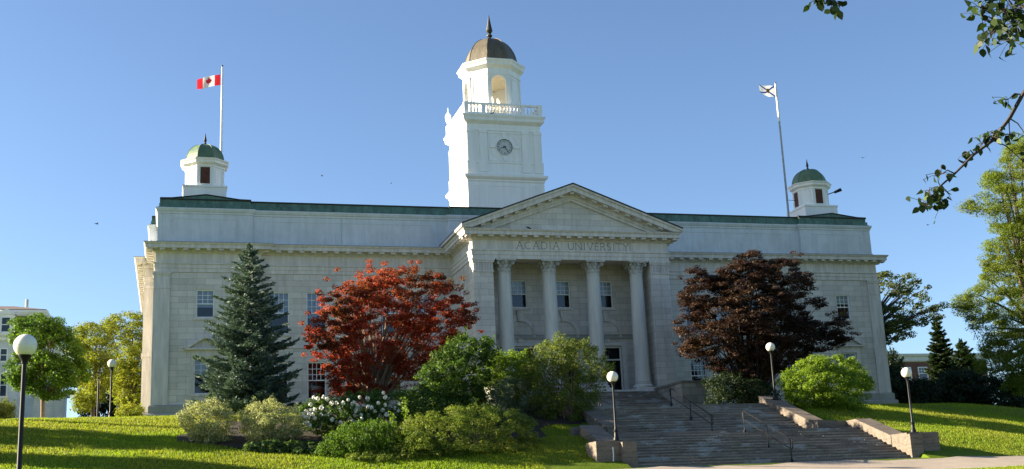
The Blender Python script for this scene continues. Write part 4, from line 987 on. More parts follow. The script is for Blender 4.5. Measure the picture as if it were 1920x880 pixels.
for (ua, ub, va, vb, Yw) in ((4, 19, 596, 622, YB-0.35),):
    a0, a1 = at(ua, va, Yw)[0], at(ub, va, Yw)[0]; z0, z1 = at(ua, vb, Yw)[2], at(ua, va, Yw)[2]
    for k in range(4):
        o_ = -3.4*k*1.05
        m = MB(); m.box(a0-0.4+o_, a1+0.4+o_, Yw, Yw+1.6, z0-0.4, z1+0.35); ac = (a0+a1)/2+o_; hw = (a1-a0)/2+0.62
        m.prism_y([(ac-hw, z1+0.352), (ac+hw, z1+0.352), (ac, z1+0.95)], Yw-0.12, Yw+1.6)
        dm_ = m.build('dormer', M['white'], lb); simple_window(dm_, Pf(Yw), a0+o_, a1+o_, z0, z1, False)
for (va, vb) in ((655, 677), (702, 743)):
    for (ua, ub) in ((2, 13), (-48, -34)):
        a0, a1 = at(ua, va, YB)[0], at(ub, va, YB)[0]; z0, z1 = at(ua, vb, YB)[2], at(ua, va, YB)[2]; simple_window(lb, Pf(YB), a0, a1, z0, z1, False)
m = MB(); x0, x1 = at(62, 770, YB-3)[0], at(120, 770, YB-3)[0]; zt = at(85, 742, YB-3)[2]
m.box(x0, x1, YB-3, YB, 0, zt); m.box(x0-0.3, x1+0.3, YB-3.3, YB, zt+0.002, zt+0.3)
for k in range(6): m.box(x1, x1+0.4*(k+1), YB-2.6, YB-1, 0, 3.0-0.42*k)
m.build('porch', M['clapboard'], lb)
YR = 40.0
rb = thing('brick_building', (60, YR, 0), 'low red brick building with white cornice behind the dark conifers', 'building')
x0, x1 = 50.5, 68.5; zt = at(1700, 664, YR)[2]
m = MB(); m.box(x0, x1, YR, YR+18, -8, zt-0.9); m.build('wall', M['brick'], rb)
m = MB(); m.sweep([(x0, YR+18), (x0, YR), (x1, YR)], [(0, zt-0.95), (0.12, zt-0.85), (0.12, zt-0.4), (0.3, zt-0.25), (0.35, zt), (-0.4, zt+0.05)]); m.build('cornice', M['doorframe'], rb)
m = MB(); m.box(x0+0.3, x1-0.3, YR+0.3, YR+17.5, zt-0.3, zt+0.02); m.build('roof', M['flatroof'], rb)
a0, a1 = at(1723, 700, YR)[0], at(1738, 700, YR)[0]; z0, z1 = at(1730, 711, YR)[2], at(1730, 690, YR)[2]
for k in range(-3, 4): simple_window(rb, Pf(YR), a0+2.25*k, a1+2.25*k, z0, z1)

# ================================================================== plants
M['spruce'] = leafmat('spruce_needles', [(0.035, 0.065, 0.048), (0.07, 0.115, 0.092), (0.13, 0.185, 0.16)], 0.15, 0.8, [(0.045, 0.075, 0.05), (0.085, 0.13, 0.10), (0.17, 0.225, 0.20)], 0.6)
M['redmaple'] = leafmat('red_maple_leaves', [(0.22, 0.025, 0.018), (0.40, 0.05, 0.03), (0.32, 0.095, 0.03)], 0.52, 0.32, [(0.08, 0.022, 0.015), (0.15, 0.045, 0.02), (0.12, 0.075, 0.028)], tint=1.25)
M['purplemaple'] = leafmat('purple_maple_leaves', [(0.020, 0.010, 0.010), (0.038, 0.018, 0.014), (0.06, 0.032, 0.020)], 0.22, 0.30, [(0.038, 0.018, 0.014), (0.07, 0.034, 0.022), (0.11, 0.072, 0.035)], tint=1.3)
M['darkgreen'] = leafmat('dark_green_leaves', [(0.025, 0.06, 0.010), (0.05, 0.10, 0.016), (0.11, 0.17, 0.028)], 0.42)
M['maplegreen'] = leafmat('maple_green_leaves', [(0.045, 0.10, 0.012), (0.075, 0.145, 0.016), (0.125, 0.195, 0.022)], 0.45)
M['yellowgreen'] = leafmat('yellow_green_leaves', [(0.13, 0.165, 0.016), (0.19, 0.21, 0.02), (0.25, 0.235, 0.03)], 0.55, 0.25, [(0.075, 0.125, 0.014), (0.14, 0.175, 0.018), (0.21, 0.21, 0.025)])
M['lime'] = leafmat('lime_green_leaves', [(0.10, 0.17, 0.016), (0.15, 0.23, 0.02), (0.20, 0.27, 0.03)], 0.5)
M['locust'] = leafmat('locust_leaves', [(0.08, 0.125, 0.014), (0.125, 0.18, 0.02), (0.18, 0.225, 0.03)], 0.55, 0.3, [(0.07, 0.11, 0.016), (0.12, 0.155, 0.02), (0.20, 0.205, 0.04)])
M['variegated'] = leafmat('cream_variegated_leaves', [(0.12, 0.16, 0.05), (0.29, 0.32, 0.14), (0.54, 0.51, 0.29)], 0.35)
M['greygreen'] = leafmat('grey_green_leaves', [(0.06, 0.095, 0.055), (0.10, 0.14, 0.085), (0.15, 0.19, 0.12)], 0.3)
M['olive'] = leafmat('olive_leaves', [(0.06, 0.10, 0.016), (0.11, 0.15, 0.025), (0.19, 0.21, 0.045)], 0.42)
M['oak'] = leafmat('oak_leaves', [(0.05, 0.075, 0.018), (0.09, 0.115, 0.025), (0.16, 0.165, 0.045)], 0.5)
M['pieris'] = leafmat('glossy_shrub_leaves', [(0.05, 0.09, 0.012), (0.10, 0.155, 0.02), (0.20, 0.24, 0.04)], 0.42, 0.9, [(0.06, 0.10, 0.012), (0.14, 0.19, 0.02), (0.26, 0.25, 0.06)])
M['hosta'] = leafmat('hosta_leaves', [(0.04, 0.085, 0.02), (0.07, 0.12, 0.028), (0.13, 0.17, 0.055)], 0.35)
M['petal'] = plain('white_petals', (0.72, 0.71, 0.62), 0.7, 0.05)
M['hedge'] = leafmat('dark_hedge_leaves', [(0.010, 0.020, 0.008), (0.018, 0.035, 0.012), (0.035, 0.055, 0.016)], 0.3)

def inside(poly, u, v):
    n = len(poly); c = np.zeros(len(u), bool)
    for i in range(n):
        x0, y0 = poly[i]; x1, y1 = poly[(i+1) % n]
        hit = ((y0 > v) != (y1 > v)) & (u < (x1-x0)*(v-y0)/(y1-y0+1e-9)+x0); c ^= hit
    return c
def crown_points(poly, Y, depth, n, power=0.5, edge=0.0):
    """centres filling a crown whose silhouette is known and which is `depth` thick (half) at its middle"""
    P = np.array(poly, float); lo, hi = P.min(0), P.max(0)
    c = P.mean(0); out = []
    while len(out) < n:
        u = rng.uniform(lo[0], hi[0], 4*n); v = rng.uniform(lo[1], hi[1], 4*n); k = inside(poly, u, v)
        if edge:
            q = np.stack([u, v], 1); de = np.full(len(q), 1e9)
            for i in range(len(P)):
                a, b = P[i], P[(i+1) % len(P)]; ab = b-a; t = np.clip(((q-a)@ab)/(ab@ab+1e-9), 0, 1); de = np.minimum(de, np.linalg.norm(q-(a+t[:, None]*ab), axis=1))
            k &= de > edge
        out += list(zip(u[k], v[k]))
    out = np.array(out[:n])
    # distance to the outline, for a thickness that shrinks to the edge
    d = np.full(n, 1e9)
    for i in range(len(P)):
        a, b = P[i], P[(i+1) % len(P)]; ab = b-a; t = np.clip(((out-a)@ab)/(ab@ab+1e-9), 0, 1); d = np.minimum(d, np.linalg.norm(out-(a+t[:, None]*ab), axis=1))
    th = depth*np.clip(d/d.max(), 0, 1)**power
    dy = rng.uniform(-1, 1, n); dy = np.sign(dy)*np.abs(dy)**0.6*th
    W = np.array([at(u, v, Y) for u, v in out])
    s = (Y+dy-CAM[1])/(Y-CAM[1])
    W[:, 1] = Y+dy                            # depth only: x and z stay, so the crown is as wide seen from the side
    # keep the silhouette at each depth
    W[:, 0] = CAM[0]+(W[:, 0]-CAM[0])*s; W[:, 2] = CAM[2]+(W[:, 2]-CAM[2])*s
    return W
def joined(pts, r=0.75, k=3):             # drop pads that would hang alone outside the crown
    D = np.linalg.norm(pts[:, None]-pts[None], axis=2); D.sort(axis=1); return pts[D[:, k] < r]
def spray(centres, rad, flat, per, size, aspect=0.6, upb=0.8, outc=None, droop=None, shell=0.35):
    n = len(centres); rad = np.broadcast_to(np.asarray(rad, float), (n,))
    k = n*per; idx = np.repeat(np.arange(n), per)
    d = unit(rng.normal(size=(k, 3))); r = rng.uniform(shell, 1, k)**0.6
    off = d*r[:, None]*rad[idx][:, None]; off[:, 2] *= flat
    p = centres[idx]+off
    nrm = unit(d*0.7+np.array((0, 0, upb))+rng.normal(0, 0.45, (k, 3)))
    return leafquads(p, nrm, size, aspect, droop)
def branches(mb, base, targets, r0, fork=None, wob=0.25, minr=0.012):
    base = np.array(base, float)
    for t in targets:
        t = np.array(t, float); d = t-base; L = np.linalg.norm(d); f = rng.uniform(0.15, 0.4)
        m1 = base+d*np.array((0.18, 0.18, 0.40))+rng.normal(0, wob*0.12*L/4, 3); m2 = base+d*np.array((0.55, 0.55, 0.72))+rng.normal(0, wob*0.2*L/4, 3)
        pts = []
        for i in range(8):
            u = i/7; pts.append((1-u)**3*base+3*u*(1-u)**2*m1+3*u*u*(1-u)*m2+u**3*t)
        mb.tube(pts, [max(minr, r0*(1-0.88*i/7)) for i in range(8)], 6, cap=False)
def plant(name, label, cat, base, leafV, leafmat_, crown='crown', trunk=None, trunkmat='bark', group=None, trunkname='trunk'):
    t = thing(name, base, label, cat, group)
    if trunk is not None and trunk.v: trunk.build(trunkname, M[trunkmat], t, smooth=True)
    c = quads(crown, leafV, M[leafmat_], t)
    return t, c
def gz(p): return float(ground(p[0], p[1]))

# ---- blue spruce
def spruce(base, H, Rm, nwh=26, name='blue_spruce', label='', cat='conifer', mat='spruce', twig=0.26, skirt=0.06, dens=1.0, group=None, expo=0.62):
    base = np.array(base, float); tr = MB(); tr.tube([base, base+(0.05, 0, H*0.5), base+(0, 0.03, H)], [0.022*H, 0.012*H, 0.004*H], 8)
    C, Nn, T = [], [], []
    for i in range(nwh):
        t = (i+0.4)/nwh; z = skirt*H+(1-skirt)*H*0.985*(t**1.05); Rr = Rm*(1-t)**expo*rng.uniform(0.84, 1.08)+0.10
        if t < 0.12: Rr *= 0.9
        nb = max(5, int((14-8*t)*dens)); ph = rng.uniform(0, 6.28)
        for j in range(nb):
            a = ph+2*math.pi*j/nb+rng.normal(0, 0.12); L = Rr*rng.uniform(0.6, 1.18); ca, sa = math.cos(a), math.sin(a)
            m = max(4, int(L/0.13)); zz = z+rng.normal(0, 0.10)
            droop = 0.10+0.25*(1-t)
            pts = []
            for k in range(m+1):
                s = k/m; r = L*s; pts.append(base+np.array((ca*r, sa*r, zz+0.25*t*r-droop*r*(1-s*0.8)+0.18*L*s*s*0.6)))
            tr.tube([pts[0], pts[m//2], pts[m]], [0.02+0.008*L, 0.012, 0.006], 4, cap=False)
            for k in range(1, m+1):
                s = k/m; w_ = (0.42*L*(1-s)**0.7*0.75+0.10)*(0.8 if t > .8 else 1)
                if s < 0.18 and t < 0.8: continue
                d = unit((pts[k]-pts[k-1])[None])[0]; side = np.array((-sa, ca, 0))
                for sg in (-1, 1):
                    nt_ = max(1, int(w_/0.17))
                    for q_ in range(nt_):
                        u = (q_+0.6)/nt_; p = pts[k]+side*sg*w_*u+d*w_*u*0.55+np.array((0, 0, -0.06*w_*u+rng.normal(0, 0.03)))
                        C.append(p); T.append(unit((side*sg*0.8+d*0.9+rng.normal(0, 0.22, 3))[None])[0])
                C.append(pts[k]); T.append(d)
    for sgn in (-0.12, 0.0, 0.1):             # leaders
        for k in range(4): C.append(base+np.array((sgn*1.2, 0.02, H*(0.97+0.012*k)))); T.append(np.array((sgn*0.5, 0, 1.0)))
    C = np.array(C); T = unit(np.array(T)); n = len(C); out = []
    for rep in range(4):
        nr = unit(np.cross(T, rng.normal(size=(n, 3)))); b = np.cross(nr, T)
        L = (twig*rng.uniform(0.7, 1.25, n))[:, None]; W = L*0.13
        o = rng.normal(0, 0.035, (n, 3)); t2 = unit(T+rng.normal(0, 0.30, (n, 3)))
        c = C+o; out.append(np.stack([c-t2*L*0.5, c+b*W, c+t2*L*0.5, c-b*W], 1))
    return plant(name, label, cat, base, np.concatenate(out), mat, 'needles', tr, 'darkbark', group)
b0 = at(466, 760, -14.0); b0[2] = gz(b0)
spruce(b0, at(470, 463, -14)[2]-b0[2], 3.05, 27, label='tall blue spruce standing before the left wing of the hall')

# ---- red japanese maple
poly = [(705, 512), (735, 497), (775, 494), (795, 512), (825, 512), (842, 528), (862, 537), (866, 560), (885, 585), (888, 600), (868, 612), (872, 640), (840, 662), (800, 690), (770, 720), (735, 735), (700, 742), (650, 745), (622, 735), (618, 700), (570, 690), (564, 660), (580, 625), (570, 605), (600, 590), (598, 560), (630, 540), (668, 530)]
YM = -14.0; mb_ = at(700, 750, YM); mb_[2] = gz(mb_)
rng = np.random.default_rng(21)
pts = joined(crown_points(poly, YM, 3.4, 370, 0.5, 4), 1.25)
# an open maple: keep pads on a loose shell with gaps
keep = rng.random(len(pts)) < 0.92; pts = pts[keep]
V = spray(pts, rng.uniform(0.28, 0.66, len(pts)), 0.40, 165, 0.118, 0.75, 0.8)
sub = pts[rng.integers(0, len(pts), 900)]+rng.normal(0, 0.42, (900, 3)); V2 = spray(sub, 0.24, 0.6, 42, 0.11, 0.75, 0.7)
tr = MB(); tgt = pts[rng.choice(len(pts), 88, replace=False)]
for k in range(8):
    a = 2*math.pi*k/8; b_ = mb_+np.array((0.35*math.cos(a), 0.35*math.sin(a), -0.1)); branches(tr, b_, tgt[k::8], 0.085, wob=0.5)
plant('red_maple', 'open red leaved ornamental maple with pale stems before the left windows', 'tree', mb_, np.concatenate([V, V2]), 'redmaple', trunk=tr, trunkmat='palebark')

# ---- purple maple on the right
poly = [(1385, 470), (1420, 468), (1425, 482), (1470, 486), (1492, 488), (1495, 508), (1525, 515), (1528, 545), (1545, 560), (1538, 585), (1575, 590), (1595, 612), (1592, 640), (1560, 655), (1520, 668), (1480, 690), (1440, 712), (1390, 722), (1340, 700), (1330, 680), (1282, 665), (1275, 635), (1262, 620), (1253, 602), (1285, 590), (1280, 560), (1278, 540), (1300, 520), (1288, 505), (1310, 500), (1330, 520), (1355, 495), (1380, 490)]
YP = -12.5; pb = at(1405, 745, YP); pb[2] = gz(pb)
pts = joined(crown_points(poly, YP, 4.2, 580, 0.55, 3), 1.3)
V = spray(pts, rng.uniform(0.34, 0.75, len(pts)), 0.36, 230, 0.125, 0.7, 1.2)
sub = pts[rng.integers(0, len(pts), 500)]+rng.normal(0, 0.45, (500, 3)); V2 = spray(sub, 0.26, 0.5, 44, 0.118, 0.7, 0.8)
tr = MB(); tgt = pts[rng.choice(len(pts), 96, replace=False)]
for k in range(8):
    a = 2*math.pi*k/8; b_ = pb+np.array((0.5*math.cos(a), 0.5*math.sin(a), -0.1)); branches(tr, b_, tgt[k::8], 0.10, wob=0.5)
plant('purple_maple', 'wide dark purple ornamental maple with spreading layers before the right wing', 'tree', pb, np.concatenate([V, V2]), 'purplemaple', trunk=tr, trunkmat='darkbark')

# ---- shrubs, each from its silhouette
def shrub(name, label, poly, Y, depth, n, mat, rad=(0.25, 0.5), flat=0.7, per=70, size=0.10, aspect=0.55, upb=0.6, stems=14, cat='shrub', base=None, group=None, bark='bark', droop=None, stemr=0.03, crown='foliage', sprigs=26):
    P = np.array(poly, float); b = at(*(base or (P[:, 0].mean(), P[:, 1].max())), Y); b[2] = gz(b)
    pts = crown_points(poly, Y, depth, n)
    g_ = ground(pts[:, 0], pts[:, 1]); pts[:, 2] = np.maximum(pts[:, 2], g_+0.12)
    V = spray(pts, rng.uniform(*rad, n), flat, per, size, aspect, upb, droop=droop)
    tr = MB()
    if sprigs and stems:                               # loose shoots that leave the outline
        cc = pts.mean(0); o = unit(pts-cc+np.array((0, 0, 0.5))); far = np.argsort(-np.sum((pts-cc)*o, 1))[:sprigs*3]; pick = rng.choice(far, min(sprigs, len(far)), replace=False); SV = []
        for i in pick:
            dr = unit((o[i]+rng.normal(0, 0.35, 3)+np.array((0, 0, 0.35)))[None])[0]; L = rng.uniform(0.35, 0.75)*np.mean(rad)*2.2
            tr.tube([pts[i], pts[i]+dr*L*0.6, pts[i]+dr*L+np.array((0, 0, -0.03))], [0.008, 0.006, 0.003], 4, cap=False)
            k = 16; c = pts[i]+dr*L*rng.uniform(0.15, 1.05, (k, 1))+rng.normal(0, 0.05, (k, 3)); SV.append(leafquads(c, unit(rng.normal(size=(k, 3))+np.array((0, 0, 0.6))), size, aspect))
        V = np.concatenate([V]+SV)
    for k in range(max(stems, 12) if stems else 0):
        bb = b+np.append(rng.normal(0, 0.22*max(0.6, depth/2), 2), -0.1); bb[2] = gz(bb)-0.1; branches(tr, bb, pts[rng.choice(n, 2)], stemr, wob=0.6, minr=0.006)
    return plant(name, label, cat, b, V, mat, crown, tr, bark, group, 'stems')
shrub('shrub', 'bright lime green rounded shrub beside the upper steps under the purple maple', [(1500, 682), (1530, 668), (1560, 664), (1595, 672), (1615, 690), (1632, 712), (1628, 745), (1618, 775), (1590, 792), (1545, 788), (1510, 772), (1480, 752), (1464, 728), (1468, 705)],
      -21.5, 2.6, 330, 'lime', (0.22, 0.48), 0.6, 110, 0.13, 0.5, 0.5, 20)
shrub('shrub', 'big dark green broadleaf shrub in the middle behind the low bushes', [(795, 690), (830, 650), (860, 632), (905, 630), (928, 655), (920, 690), (905, 730), (900, 770), (850, 790), (780, 785), (765, 740)],
      -22.5, 2.3, 240, 'darkgreen', (0.25, 0.5), 0.65, 80, 0.17, 0.5, 0.7, 16)
shrub('shrub', 'loose tall olive green shrub with bare stems left of the porch steps', [(1000, 655), (1045, 630), (1075, 640), (1100, 636), (1128, 662), (1145, 690), (1138, 715), (1122, 745), (1105, 785), (1080, 806), (1040, 800), (1005, 765), (980, 725), (985, 680)],
      -23.2, 1.8, 330, 'olive', (0.2, 0.42), 0.9, 95, 0.12, 0.36, 0.3, 34, stemr=0.035, bark='palebark')
shrub('shrub', 'light yellow green shrub top between dark shrub and tall loose shrub', [(892, 700), (925, 668), (968, 656), (995, 668), (1012, 700), (1010, 750), (995, 790), (945, 790), (895, 770)],
      -21.0, 1.4, 270, 'lime', (0.2, 0.4), 0.7, 70, 0.14, 0.4, 0.5, 14)
shrub('shrub', 'rounded grey green shrub in front of the tall loose shrub', [(925, 730), (960, 706), (995, 712), (1015, 735), (1018, 770), (1005, 800), (960, 805), (925, 790), (915, 760)],
      -23.0, 1.6, 170, 'greygreen', (0.2, 0.38), 0.8, 110, 0.075, 0.4, 0.4, 12)
shrub('shrub', 'cream variegated shrub at the left end of the border, on the lawn', [(345, 765), (375, 748), (410, 752), (438, 765), (440, 800), (428, 828), (395, 842), (365, 832), (350, 805), (333, 788)],
      -25.5, 1.5, 190, 'variegated', (0.16, 0.34), 0.7, 100, 0.085, 0.45, 0.6, 14)
shrub('shrub', 'cream variegated shrub beside the white flowers, second from the left', [(450, 775), (480, 755), (515, 748), (548, 765), (565, 790), (560, 820), (520, 838), (475, 836), (450, 810)],
      -26.0, 1.6, 210, 'variegated', (0.16, 0.34), 0.7, 100, 0.085, 0.45, 0.6, 14)
hy, hyc = shrub('hydrangea', 'white flowering hydrangea shrub covered in round flower heads', [(565, 765), (600, 748), (650, 742), (700, 735), (740, 735), (762, 758), (755, 800), (720, 825), (640, 822), (580, 815), (558, 790)],
      -25.0, 1.7, 240, 'darkgreen', (0.2, 0.4), 0.7, 80, 0.12, 0.6, 0.6, 14, cat='flowering shrub')
# flower heads: knots of small petals
hp = np.array([(1120, 108), (1150, 118), (1195, 105), (1225, 120), (1180, 185), (1130, 200), (1095, 160), (1100, 205), (1060, 215), (1085, 240), (1115, 240), (1055, 260), (1080, 265), (1130, 270), (1035, 240), (1050, 310), (1070, 300), (1090, 325), (1155, 302), (1175, 305), (1140, 335), (1165, 340), (1175, 245), (1245, 240), (1215, 250), (1265, 280), (1290, 300), (1325, 200), (1340, 220), (1260, 150), (1300, 150), (1350, 150), (1390, 125), (1420, 160), (1435, 145), (1460, 165), (1465, 185), (1480, 105), (1540, 115), (1510, 170), (1545, 180), (1575, 185), (1625, 150), (1450, 215), (1440, 245), (1490, 245), (1495, 270), (1545, 245), (1575, 275), (1425, 290), (1455, 305), (1495, 305), (1585, 325), (1610, 300), (1640, 250), (1660, 205), (1680, 165), (1715, 185), (1750, 190), (1785, 155), (1780, 210), (1760, 240), (1720, 270), (1735, 285), (1705, 310), (1665, 70), (1680, 105), (1690, 240), (1645, 300), (1620, 335), (1330, 300), (1380, 240), (1400, 270), (1540, 290), (1600, 215), (1650, 380), (1535, 345)], float)
hp = hp/4.174+np.array((320, 720))
rngf = np.random.default_rng(11)
for (u, v) in hp:
    Yf = -26.3+rngf.uniform(-0.35, 0.5)-0.012*(v-735)*0; c = at(u, v, Yf)
    r = rngf.uniform(0.07, 0.115); k = 50; d = unit(rngf.normal(size=(k, 3))); d[:, 2] *= 1.15
    h_ = quads('flower_head', leafquads(c+d*r*0.85, unit(d+rngf.normal(0, 0.25, (k, 3))), 0.075, 0.95), M['petal'], hy)
shrub('shrub', 'low spreading glossy shrub with pale new tips, at the right front of the border', [(735, 810), (785, 778), (850, 764), (910, 763), (960, 770), (1005, 796), (1014, 835), (990, 868), (900, 878), (800, 878), (735, 876)],
      -29.2, 2.1, 470, 'pieris', (0.2, 0.4), 0.6, 100, 0.10, 0.34, 0.6, 18)
shrub('shrub', 'dark small leaved shrub behind the low front bushes at the border middle', [(745, 735), (800, 735), (880, 745), (930, 770), (930, 800), (850, 800), (770, 800), (745, 780)],
      -24.0, 1.5, 150, 'darkgreen', (0.2, 0.45), 0.7, 80, 0.13, 0.5, 0.6, 10)
shrub('perennial_clump', 'upright leafy green perennials in front of the white flowers', [(600, 835), (640, 800), (690, 790), (740, 800), (775, 825), (770, 868), (690, 876), (620, 874), (590, 858)],
      -28.9, 1.4, 260, 'maplegreen', (0.14, 0.3), 1.1, 70, 0.11, 0.4, 0.2, 22, cat='plant', stemr=0.012, droop=(0, 0, 0.8))
shrub('hosta', 'clump of broad hosta leaves under the second cream shrub', [(460, 838), (500, 828), (560, 825), (600, 835), (605, 856), (560, 866), (500, 862), (462, 852)],
      -28.0, 1.0, 90, 'hosta', (0.16, 0.3), 0.6, 34, 0.22, 0.6, 0.6, 0, cat='plant', droop=(0, 0, -0.6), crown='leaves')
shrub('fern_clump', 'low arching fern like clump at the front edge, below the glossy shrub', [(650, 858), (690, 850), (740, 852), (800, 862), (860, 858), (880, 872), (800, 878), (700, 878), (650, 872)],
      -30.3, 0.8, 170, 'pieris', (0.12, 0.24), 0.9, 50, 0.15, 0.18, 0.2, 0, cat='plant', crown='leaves')
# two tall leafy spikes
for k, (ub, vb, ut, vt, lb_) in enumerate(((770, 800, 757, 748, 'tall leafy plant spike leaning left above the glossy shrub'), (742, 812, 735, 776, 'shorter leafy plant spike beside the leaning spike'), (712, 815, 707, 800, 'small pale leafy shoot before the white flowers'))):
    a = at(ub, vb+40, -28.0); b = at(ut, vt, -28.0); a[2] = gz(a); t = MB(); t.tube([a, (a+b)/2+(0.03, 0, 0), b], [0.02, 0.014, 0.006], 5)
    s = np.linspace(0.25, 1, 34)[:, None]; c = a+(b-a)*s; c = np.repeat(c, 6, 0)+rng.normal(0, 0.09, (204, 3))
    plant('tall_plant', lb_, 'plant', a, leafquads(c, unit(rng.normal(size=(204, 3))+(0, 0, 0.6)), 0.14, 0.5), 'lime', 'leaves', t, 'bark', None, 'stem')
# dark low planting under the purple maple and against the wing
shrub('shrub', 'dark low shrub under the purple maple beside the block wall', [(1325, 715), (1370, 700), (1430, 715), (1470, 735), (1470, 758), (1330, 758)], -14.5, 1.4, 150, 'hedge', (0.25, 0.5), 0.7, 70, 0.13, 0.5, 0.5, 8)
shrub('shrub', 'small olive bush at the foot of the hall left corner', [(222, 775), (235, 762), (258, 760), (268, 772), (266, 786), (225, 786)], 2.0, 1.2, 60, 'yellowgreen', (0.25, 0.45), 0.6, 60, 0.15, 0.4, 0.6, 6)
shrub('shrub', 'dark spreading bush at the far left edge beside the white house', [(0, 755), (14, 752), (28, 768), (22, 786), (-40, 786), (-40, 756)], 10.0, 1.8, 90, 'oak', (0.35, 0.6), 0.6, 70, 0.2, 0.3, 0.6, 8)

# ---- trees behind and around
def tree(name, label, poly, Y, depth, n, mat, base, rad=(0.5, 0.95), flat=0.6, per=95, size=0.22, aspect=0.65, limbs=26, r0=0.16, bark='bark', fork=0.35, group=None, droop=None, upb=0.7):
    b = at(*base, Y); b[2] = gz(b)
    pts = crown_points(poly, Y, depth, n); V = spray(pts, rng.uniform(*rad, n), flat, per, size, aspect, upb, droop=droop)
    top = pts[:, 2].max(); f = b+np.array((0, 0, (top-b[2])*fork)); f[:2] += rng.normal(0, 0.15, 2)
    tr = MB(); tr.tube([b-(0, 0, 0.2), b+(0, 0, 0.3), (b+f)/2, f], [r0*1.7, r0*1.25, r0, r0*0.9], 10); branches(tr, f-(0, 0, 0.2), pts[rng.choice(n, limbs)], r0*0.6)
    return plant(name, label, 'tree', b, V, mat, 'crown', tr, bark, group)
tree('maple_tree', 'dense rounded dark green maple in front of the white house', [(28, 600), (60, 592), (100, 597), (125, 615), (140, 640), (158, 672), (162, 710), (140, 738), (110, 745), (75, 750), (50, 748), (35, 722), (12, 706), (18, 685), (30, 670), (22, 640)], 18, 3.2, 240, 'maplegreen', (82, 780), (0.5, 0.85), 0.55, 140, 0.18, 0.7, 26, 0.17, 'palebark')
tree('ash_tree', 'yellow green tree standing right of the dark maple, behind the bare post', [(140, 615), (170, 606), (200, 620), (212, 650), (205, 700), (190, 745), (165, 775), (140, 775), (150, 720), (140, 680), (130, 640)], 26, 3.4, 200, 'yellowgreen', (175, 785), (0.5, 0.9), 0.5, 130, 0.17, 0.5, 26, 0.2)
tree('ash_tree', 'taller yellow green tree touching the hall left corner', [(190, 600), (215, 592), (245, 585), (272, 592), (290, 610), (292, 700), (280, 760), (240, 770), (215, 740), (205, 690), (208, 640), (195, 618)], 32, 3.8, 270, 'yellowgreen', (245, 785), (0.5, 0.9), 0.5, 130, 0.17, 0.5, 30, 0.22)
tree('tree', 'dark shaded tree low behind the yellow green trees', [(150, 740), (180, 700), (240, 700), (275, 720), (275, 784), (150, 784)], 38, 2.8, 120, 'hedge', (215, 786), (0.6, 1.0), 0.7, 80, 0.28, 0.6, 10, 0.2)
tree('oak_tree', 'sparse dark oak with twisting limbs behind the hall right corner', [(1640, 520), (1665, 510), (1700, 512), (1738, 530), (1745, 555), (1725, 570), (1775, 572), (1772, 590), (1745, 608), (1715, 625), (1690, 640), (1660, 650), (1640, 640)], 14, 2.6, 150, 'oak', (1640, 770), (0.35, 0.75), 0.55, 62, 0.22, 0.6, 60, 0.24, 'darkbark', 0.5)
b0 = at(1776, 765, 22); b0[2] = gz(b0); spruce(b0, at(1776, 600, 22)[2]-b0[2], 2.3, 24, 'fir_tree', 'dark conifer in front of the brick building, beside its windows', 'conifer', 'hedge', 0.5, 0.08, 1.2)
b0 = at(1818, 765, 25); b0[2] = gz(b0); spruce(b0, at(1818, 640, 25)[2]-b0[2], 3.2, 24, 'fir_tree', 'broad dark conifer half hidden by the large feathery tree', 'conifer', 'hedge', 0.5, 0.06, 1.2)
poly = [(1845, 310), (1870, 312), (1895, 270), (1925, 240), (1975, 215), (2030, 250), (2060, 400), (2070, 600), (2020, 720), (1960, 735), (1900, 738), (1870, 700), (1835, 700), (1815, 665), (1850, 640), (1822, 610), (1800, 590), (1788, 565), (1830, 540), (1850, 510), (1842, 470), (1870, 440), (1840, 405), (1805, 388), (1830, 372), (1850, 360)]
tree('locust_tree', 'large feathery light green tree at the right edge of the picture', poly, -13.0, 4.0, 1150, 'locust', (1965, 790), (0.35, 0.85), 0.5, 190, 0.16, 0.32, 70, 0.3, 'bark', 0.3, droop=(0, 0, -0.35), upb=0.5)
hed = [((1650, 1700), 690, 12, 'dark bush against the hall right corner'), ((1695, 1770), 712, 11, 'dark rounded bush below the brick building windows'), ((1760, 1840), 690, 12, 'dark bush at the foot of the conifer'), ((1830, 1945), 700, 11, 'dark bush under the large feathery tree'), ((1885, 2010), 690, 4, 'dark bush at the right edge, behind the feathery tree')]
for (ua, ub), vt, Yh, lbl in hed:
    um = (ua+ub)/2; sl = lambda u: 762+(u-1650)*0.13
    shrub('shrub', lbl, [(ua, vt+25), (ua+(ub-ua)*0.25, vt+4), (um, vt), (ub-10, vt+12), (ub, vt+35), (ub, sl(ub)+12), (ua, sl(ua)+12)], Yh, 2.2, 260, 'hedge', (0.45, 0.8), 0.65, 75, 0.22, 0.55, 0.6, 10)
shrub('shrub', 'thin climbing bush on the edge of the brick wall', [(1658, 665), (1675, 660), (1690, 690), (1690, 720), (1660, 730)], 28, 1.2, 60, 'hedge', (0.5, 0.8), 0.9, 60, 0.26, 0.5, 0.4, 8)

